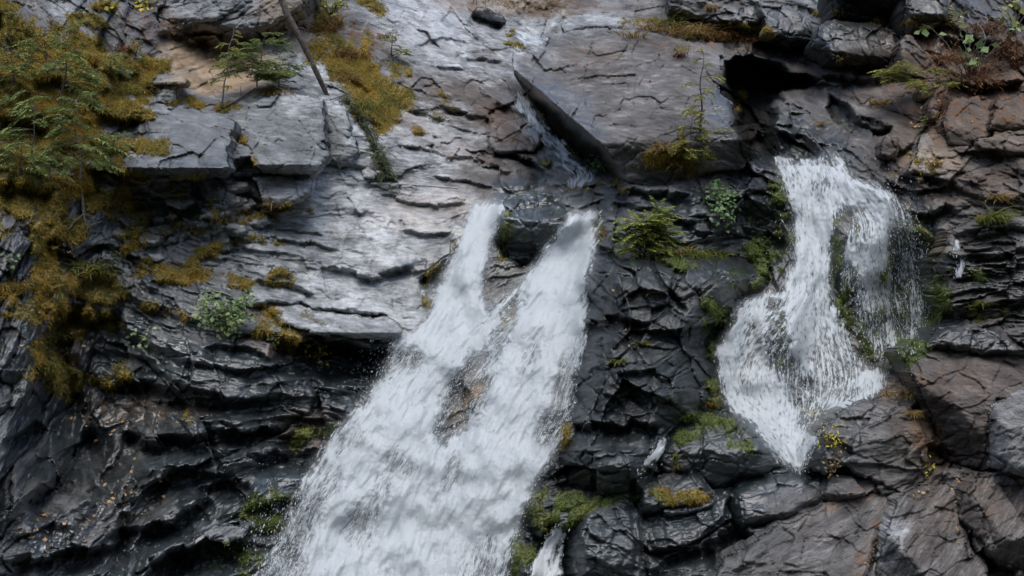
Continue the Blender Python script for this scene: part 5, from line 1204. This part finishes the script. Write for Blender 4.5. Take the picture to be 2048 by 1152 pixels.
shrub("shrub", "orange leaved stem in the crack beside the triangular stone", "shrub", (1662,962), 30, 76, M_GRASSD, 50, .05, 5, round_=.5)
shrub("shrub", "small yellow sprig in the crack right of the large dark boulder", "shrub", (1858,948), 26, 36, M_YELLOW, 30, .05, 4, round_=.4)
shrub("branch", "yellow leaved branch hanging into view above the purple grey block", "branch", (276,-30), 80, 78, M_YELLOW, 110, .085, 8, hang=True)
shrub("branch", "few yellow leaves on a thin twig at the top left corner", "branch", (124,-30), 120, 60, M_YELLOW, 34, .07, 6, hang=True)
shrub("shrub", "rust brown dry shrub below the yellow green bush", "shrub", (668,64), 60, 40, M_RUST, 300, .06, 14, round_=.15, barkmat=M_RUST)
shrub("fern", "brown withered fern on the grey block above the tan hollow", "fern", (330,78), 60, 40, M_RUST, 150, .07, 8, round_=.25, barkmat=M_RUST)
shrub("shrub", "tangle of rust red dry twigs on the right bank below the maple branches", "shrub", (1945,190), 150, 100, M_RUST, 700, .07, 40, round_=.25, barkmat=M_RUST)
shrub("shrub", "reddish dry twigs reaching the frame edge on the right bank", "shrub", (2030,140), 90, 80, M_RUST, 420, .07, 26, round_=.25, barkmat=M_RUST)
shrub("shrub", "dry brown twigs in the crack above the pale brown slab", "shrub", (1880,235), 46, 60, M_RUST, 120, .045, 10, round_=.2, barkmat=M_RUST)
shrub("maple_branch", "bare branched maple twig with broad green and yellow leaves on the right bank", "branch", (1940,150), 210, 120, M_LEAF, 40, .15, 12, barkmat=M_BARKG, round_=.9, tw=.35)
shrub("maple_branch", "yellow green leafed maple twig at the upper right corner", "branch", (2030,70), 130, 100, M_CEDAR_Y, 34, .14, 8, barkmat=M_BARKG, round_=.8, tw=.35)
# --- grasses
G = [((1300,62),60,.42,.22,M_GRASSD,"dry straw grass on the left part of the slab's back edge"),((1385,66),80,.45,.25,M_GRASSD,"tall pale grass in the middle of the slab's back edge"),
 ((1350,50),30,.5,.2,M_GRASSG,"greenish grass standing behind the slab's dry grass"),((1440,74),70,.32,.25,M_RUST,"brown matted grass at the slab's back edge"),((1500,80),70,.32,.25,M_RUST,"rusty matted grass hanging over the cave mouth"),
 ((1262,72),26,.3,.15,M_GRASSD,"small straw tuft at the left end of the slab's grass"),((1358,112),26,.2,.06,M_RUST,"brown clump on the slab near the sapling top"),
 ((1990,440),70,.42,.11,M_GRASSG,"bright arching grass clump on the thin bedded rock"),((1996,400),40,.35,.12,M_GRASSD,"dry straw above the bright arching grass clump"),
 ((1400,512),60,.32,.2,M_GRASSG,"yellow green grass beside the cedar shrub"),((1440,510),26,.25,.12,M_GRASSG,"thin grass on the dark wedge boulder"),((1360,505),26,.22,.12,M_GRASSD,"dry grass at the foot of the cedar shrub"),
 ((180,540),90,.36,.26,M_GRASSG,"green grass on the mossy tussock"),((90,740),60,.32,.14,M_GRASSG,"hanging green grass on the left bank"),((110,680),50,.3,.12,M_GRASSG,"yellowish grass above the hanging tuft on the left bank"),
 ((1818,790),50,.3,.09,M_GRASSD,"dry straw tuft between large dark boulder and wedge slab"),((1830,828),40,.22,.07,M_GRASSD,"small orange tuft in the crack by the wedge slab"),((1770,790),24,.2,.05,M_GRASSD,"orange sprig at the top of the large dark boulder"),
 ((1195,470),30,.25,.06,M_GRASSD,"yellow grass hanging beside the right stream of the main fall"),((545,186),60,.2,.2,M_GRASSD,"dry straw along the edge of the blue grey slab"),((640,60),40,.3,.2,M_RUST,"rusty grass beside the leaning trunk"),
 ((700,112),60,.3,.25,M_RUST,"rusty grass on the mossy strip"),((1960,60),70,.35,.3,M_RUST,"dark rusty grass under the maple twig at the upper right corner"),((1900,120),60,.3,.25,M_RUST,"rust brown grass below the dark overhanging block"),((1985,175),50,.3,.2,M_RUST,"rusty grass above the dark square block at the frame edge"),((60,250),50,.25,.3,M_GRASSG,"green grass among the moss beside the low cedar at the frame edge"),((250,185),40,.22,.2,M_GRASSG,"short green grass on the moss left of the balanced capstone"),((690,160),60,.3,.2,M_GRASSD,"golden grass in the middle of the mossy strip"),((740,215),50,.3,.15,M_GRASSG,"green grass low on the mossy strip"),((770,75),30,.22,.12,M_GRASSD,"straw on the pale slope"),((1080,12),50,.22,.5,M_GRASSD,"dry litter grass along the cliff top"),
 ((990,8),40,.2,.4,M_GRASSD,"orange grass at the cliff top edge"),((1335,300),50,.35,.12,M_GRASSD,"dry grass around the slender sapling's foot"),((1350,330),40,.3,.14,M_RUST,"rusty hanging grass under the slender sapling"),
 ((1400,318),30,.28,.14,M_GRASSG,"green grass at the slab's front edge"),((1760,208),40,.22,.14,M_GRASSD,"straw on the brown slab right of the cave"),((1680,120),14,.25,.05,M_GRASSD,"thin grass on the long grey boulder"),
 ((1960,610),40,.18,.07,M_GRASSG,"mossy green tuft at the foot of the thin bedded rock"),((1870,330),24,.2,.06,M_GRASSD,"small straw tuft on the pale brown slab"),((546,412),20,.3,.04,M_GRASSD,"hanging straw beside the squared grey block"),
 ((1280,690),10,.25,.04,M_GRASSG,"thin grass on the black outcrop"),((1235,725),24,.2,.06,M_GRASSG,"small dull tuft on the black outcrop"),((1310,585),12,.25,.05,M_GRASSD,"few straws on the dark wedge boulder's side"),((880,240),24,.16,.15,M_GRASSG,"thin green grass along a crack of the pale slope"),
 ((300,180),30,.2,.12,M_GRASSD,"dry grass beside the balanced capstone"),((250,100),30,.25,.12,M_RUST,"rusty grass under the purple grey block"),((1640,250),8,.3,.03,M_GRASSD,"lone straw stalk right of the cave"),((1420,20),16,.4,.1,M_GRASSD,"tall straw stalks on the top ledge")]
for (p, n, L, sp, m, lab) in G:
    if sp >= .4: tag(grass('grass', None, p, int(n * 2.4), L, sp, m, cat=None), kind='stuff')
    else: grass("grass_tuft", lab, p, int(n * 1.8) + 6, L * 1.1, sp * .8, m)

# --- dead wood
def log(name, label, cat, pts, r0, r1, mat, off=.1, twigs=0):
    P = [surf(*p, off) if len(p) == 2 else Vector(W3(np.float64(p[0]), np.float64(p[1]), np.float64(p[2]))) for p in pts]
    o = Vector(P[0]); Q = []
    for a, b in zip(P[:-1], P[1:]):
        for q in range(5): Q.append(a.lerp(b, q / 5) - o)
    Q.append(P[-1] - o)
    mb = MB(); mb.tube(Q, r0, r1, 9, .06)
    ob = mb.build(name, mat); ob.location = o
    tag(ob, label, cat)
    if twigs:
        for k in range(twigs):
            t = rng.integers(2, len(Q) - 2); c = np.array(Q[t]); d = unit(rv() * np.array((1, .5, .5))); L = rng.uniform(.15, .4)
            tw = MB(); tw.tube([c, c + d * L * .5, c + d * L + np.array((0, 0, -.05))], .009, .003, 4); tw.build("twig", mat, ob)
    return ob
yb = surf(655,190).y
log("dead_log", "long dead grey brown log leaning against the pale rock face", "log", [(657,196,yb + .05),(640,160,yb - .15),(605,85,yb - .35),(575,30,yb - .45),(548,-40,yb - .5)], .040, .062, M_BARK, twigs=5)
log("stick", "thin pale dead stick lying along the foot of the pale slope", "stick", [(742,367),(800,368),(850,371),(915,376)], .018, .010, M_DRIFT, .05)
log("driftwood", "short white piece of driftwood on the pale ledge", "driftwood", [(780,372),(800,368),(817,366)], .03, .012, M_DRIFT, .05)
log("dead_branch", "bare grey dead branch hanging below the dark cedar sapling", "branch", [(165,420),(170,440),(176,470)], .010, .004, M_BARKG, .12, 4)
log("dead_branch", "dark dead twig arching over the trailing juniper", "branch", [(660,200),(690,190),(720,200),(740,225)], .010, .004, M_BARK, .14, 2)
log("dead_branch", "dark fallen stick below the tan hollow", "branch", [(444,216),(475,200),(510,178)], .022, .012, M_BARK, .08, 2)
log("dead_branch", "pale curved dead twig on the right bank", "branch", [(1966,100),(1972,80),(1966,60),(1950,40)], .010, .004, M_BARKG, .4, 3)
log("dead_branch", "pale twig across the brown slab beside the slender sapling", "branch", [(1402,160),(1425,150),(1440,126)], .008, .003, M_BARKG, .25, 1)

# --- moss cushions' strands
def moss():
    nrm = None
    gyD, gxD = np.gradient(DF, ST)
    for nm, lo, hi, n, mat in (("moss", -1, .5, 320000, M_MOSSB), ("moss", .5, 2, 80000, M_MOSSG)):
        msk = (MOSSALL > .56 + .22 * rng.normal(0, 1, MOSSALL.shape)) & (MOSSALL > .3) & (GREEN >= lo) & (GREEN < hi)
        ii, jj = np.nonzero(msk)
        pk = rng.integers(0, len(ii), n)
        px = X[ii[pk], jj[pk]] + rng.uniform(-1, 1, n) * ST; py = Y[ii[pk], jj[pk]] + rng.uniform(-1, 1, n) * ST
        d = DF[ii[pk], jj[pk]]
        C = W3(px, py, d + .015)
        s = (d * KX / 1024)
        N = np.stack([-gxD[ii[pk], jj[pk]] / s * -1, -np.ones(n), gyD[ii[pk], jj[pk]] / s * -1], 1)
        N = np.stack([gxD[ii[pk], jj[pk]] / s, -np.ones(n), -gyD[ii[pk], jj[pk]] / s], 1)
        N /= np.linalg.norm(N, axis=1, keepdims=True)
        A = N + rng.normal(0, .45, (n, 3)) + np.array((0, -.25, -.1)); A /= np.linalg.norm(A, axis=1, keepdims=True)
        S = np.cross(A, rng.normal(0, 1, (n, 3))); S /= np.linalg.norm(S, axis=1, keepdims=True)
        L = rng.lognormal(math.log(.034), .4, n)[:, None]; w_ = rng.uniform(.003, .0065, (n, 1))
        tip = C + A * L + np.array((0, 0, -.25)) * L
        V = np.stack([C + S * w_, C - S * w_, tip], 1)
        me = new_mesh(nm, V.reshape(-1, 3), None, np.arange(n * 3).reshape(n, 3))
        tag(link(nm, me, mat), kind='stuff')
moss()

# --- fallen leaves
M_FALL = foliage_material("fallen_leaf", [(.2, (.25, .13, .05)), (.5, (.42, .25, .11)), (.85, (.55, .42, .26))], .2)
lm = []
for k in range(4):
    mb = MB(); a = np.linspace(0, 2 * math.pi, 11)[:-1]
    r = .030 * (1 + .35 * np.cos(a * 5 + k)) * rng.uniform(.85, 1.15, 10)
    V = np.stack([r * np.cos(a), r * np.sin(a) * .85, .012 * rng.normal(0, 1, 10)], 1)
    mb.add(np.concatenate([[(0, 0, .008)], V]), None, [(0, 1 + i, 1 + (i + 1) % 10) for i in range(10)])
    me = new_mesh("fallen_leaf", np.concatenate(mb.V), None, np.concatenate(mb.T)); me.materials.append(M_FALL); lm.append(me)
def scatter(n, cx, cy, rx, ry, label, grp, rot=0, sc=1.0):
    for k in range(n):
        u, v = rng.normal(0, .5, 2); cr, sr = math.cos(math.radians(rot)), math.sin(math.radians(rot))
        px = cx + u * rx * cr - v * ry * sr; py = cy + u * rx * sr + v * ry * cr
        if not (2 < px < 2044 and 2 < py < 1148): continue
        o = bpy.data.objects.new("fallen_leaf", lm[rng.integers(4)]); COL.objects.link(o)
        o.location = surf(px, py, .03); o.rotation_euler = (rng.uniform(.2, 1.2), rng.uniform(-.5, .5), rng.uniform(0, 6.28)); o.scale = (sc * rng.uniform(.6, 1.2),) * 3
        tag(o, label, "leaf", grp)
scatter(30, 240, 1000, 110, 80, "small orange fallen leaf on the dark wet rock at lower left", "leaves fallen on the dark wet rock", -25)
scatter(16, 90, 1060, 80, 40, "small orange fallen leaf on the dark wet rock at lower left", "leaves fallen on the dark wet rock", -10)
scatter(14, 220, 850, 70, 30, "small orange fallen leaf on the dark wet rock at lower left", "leaves fallen on the dark wet rock")
scatter(16, 120, 650, 70, 60, "small tan fallen leaf caught in the moss of the left bank", "leaves fallen on the mossy bank")
scatter(14, 180, 530, 70, 30, "small tan fallen leaf caught in the moss of the left bank", "leaves fallen on the mossy bank")
scatter(14, 130, 250, 110, 110, "small tan fallen leaf caught in the moss of the left bank", "leaves fallen on the mossy bank")
scatter(22, 1752, 1090, 12, 90, "bright orange leaf lying in the crack between two rough slabs", "leaves in the slab cracks", 22, .8)
scatter(12, 1915, 1000, 8, 60, "bright orange leaf lying in the crack between two rough slabs", "leaves in the slab cracks", 0, .8)
scatter(10, 1835, 985, 40, 8, "bright orange leaf lying in the crack between two rough slabs", "leaves in the slab cracks", -20, .8)
scatter(10, 1240, 130, 120, 50, "dry brown leaf on the flat top of the overhanging slab", "leaves on the overhanging slab", 0, .7)
scatter(12, 1840, 240, 60, 60, "dry orange leaf among the twigs of the right bank", "leaves on the right bank")
scatter(8, 1260, 660, 60, 60, "orange leaf stuck on the black outcrop", "leaves on the black outcrop", 0, .8)
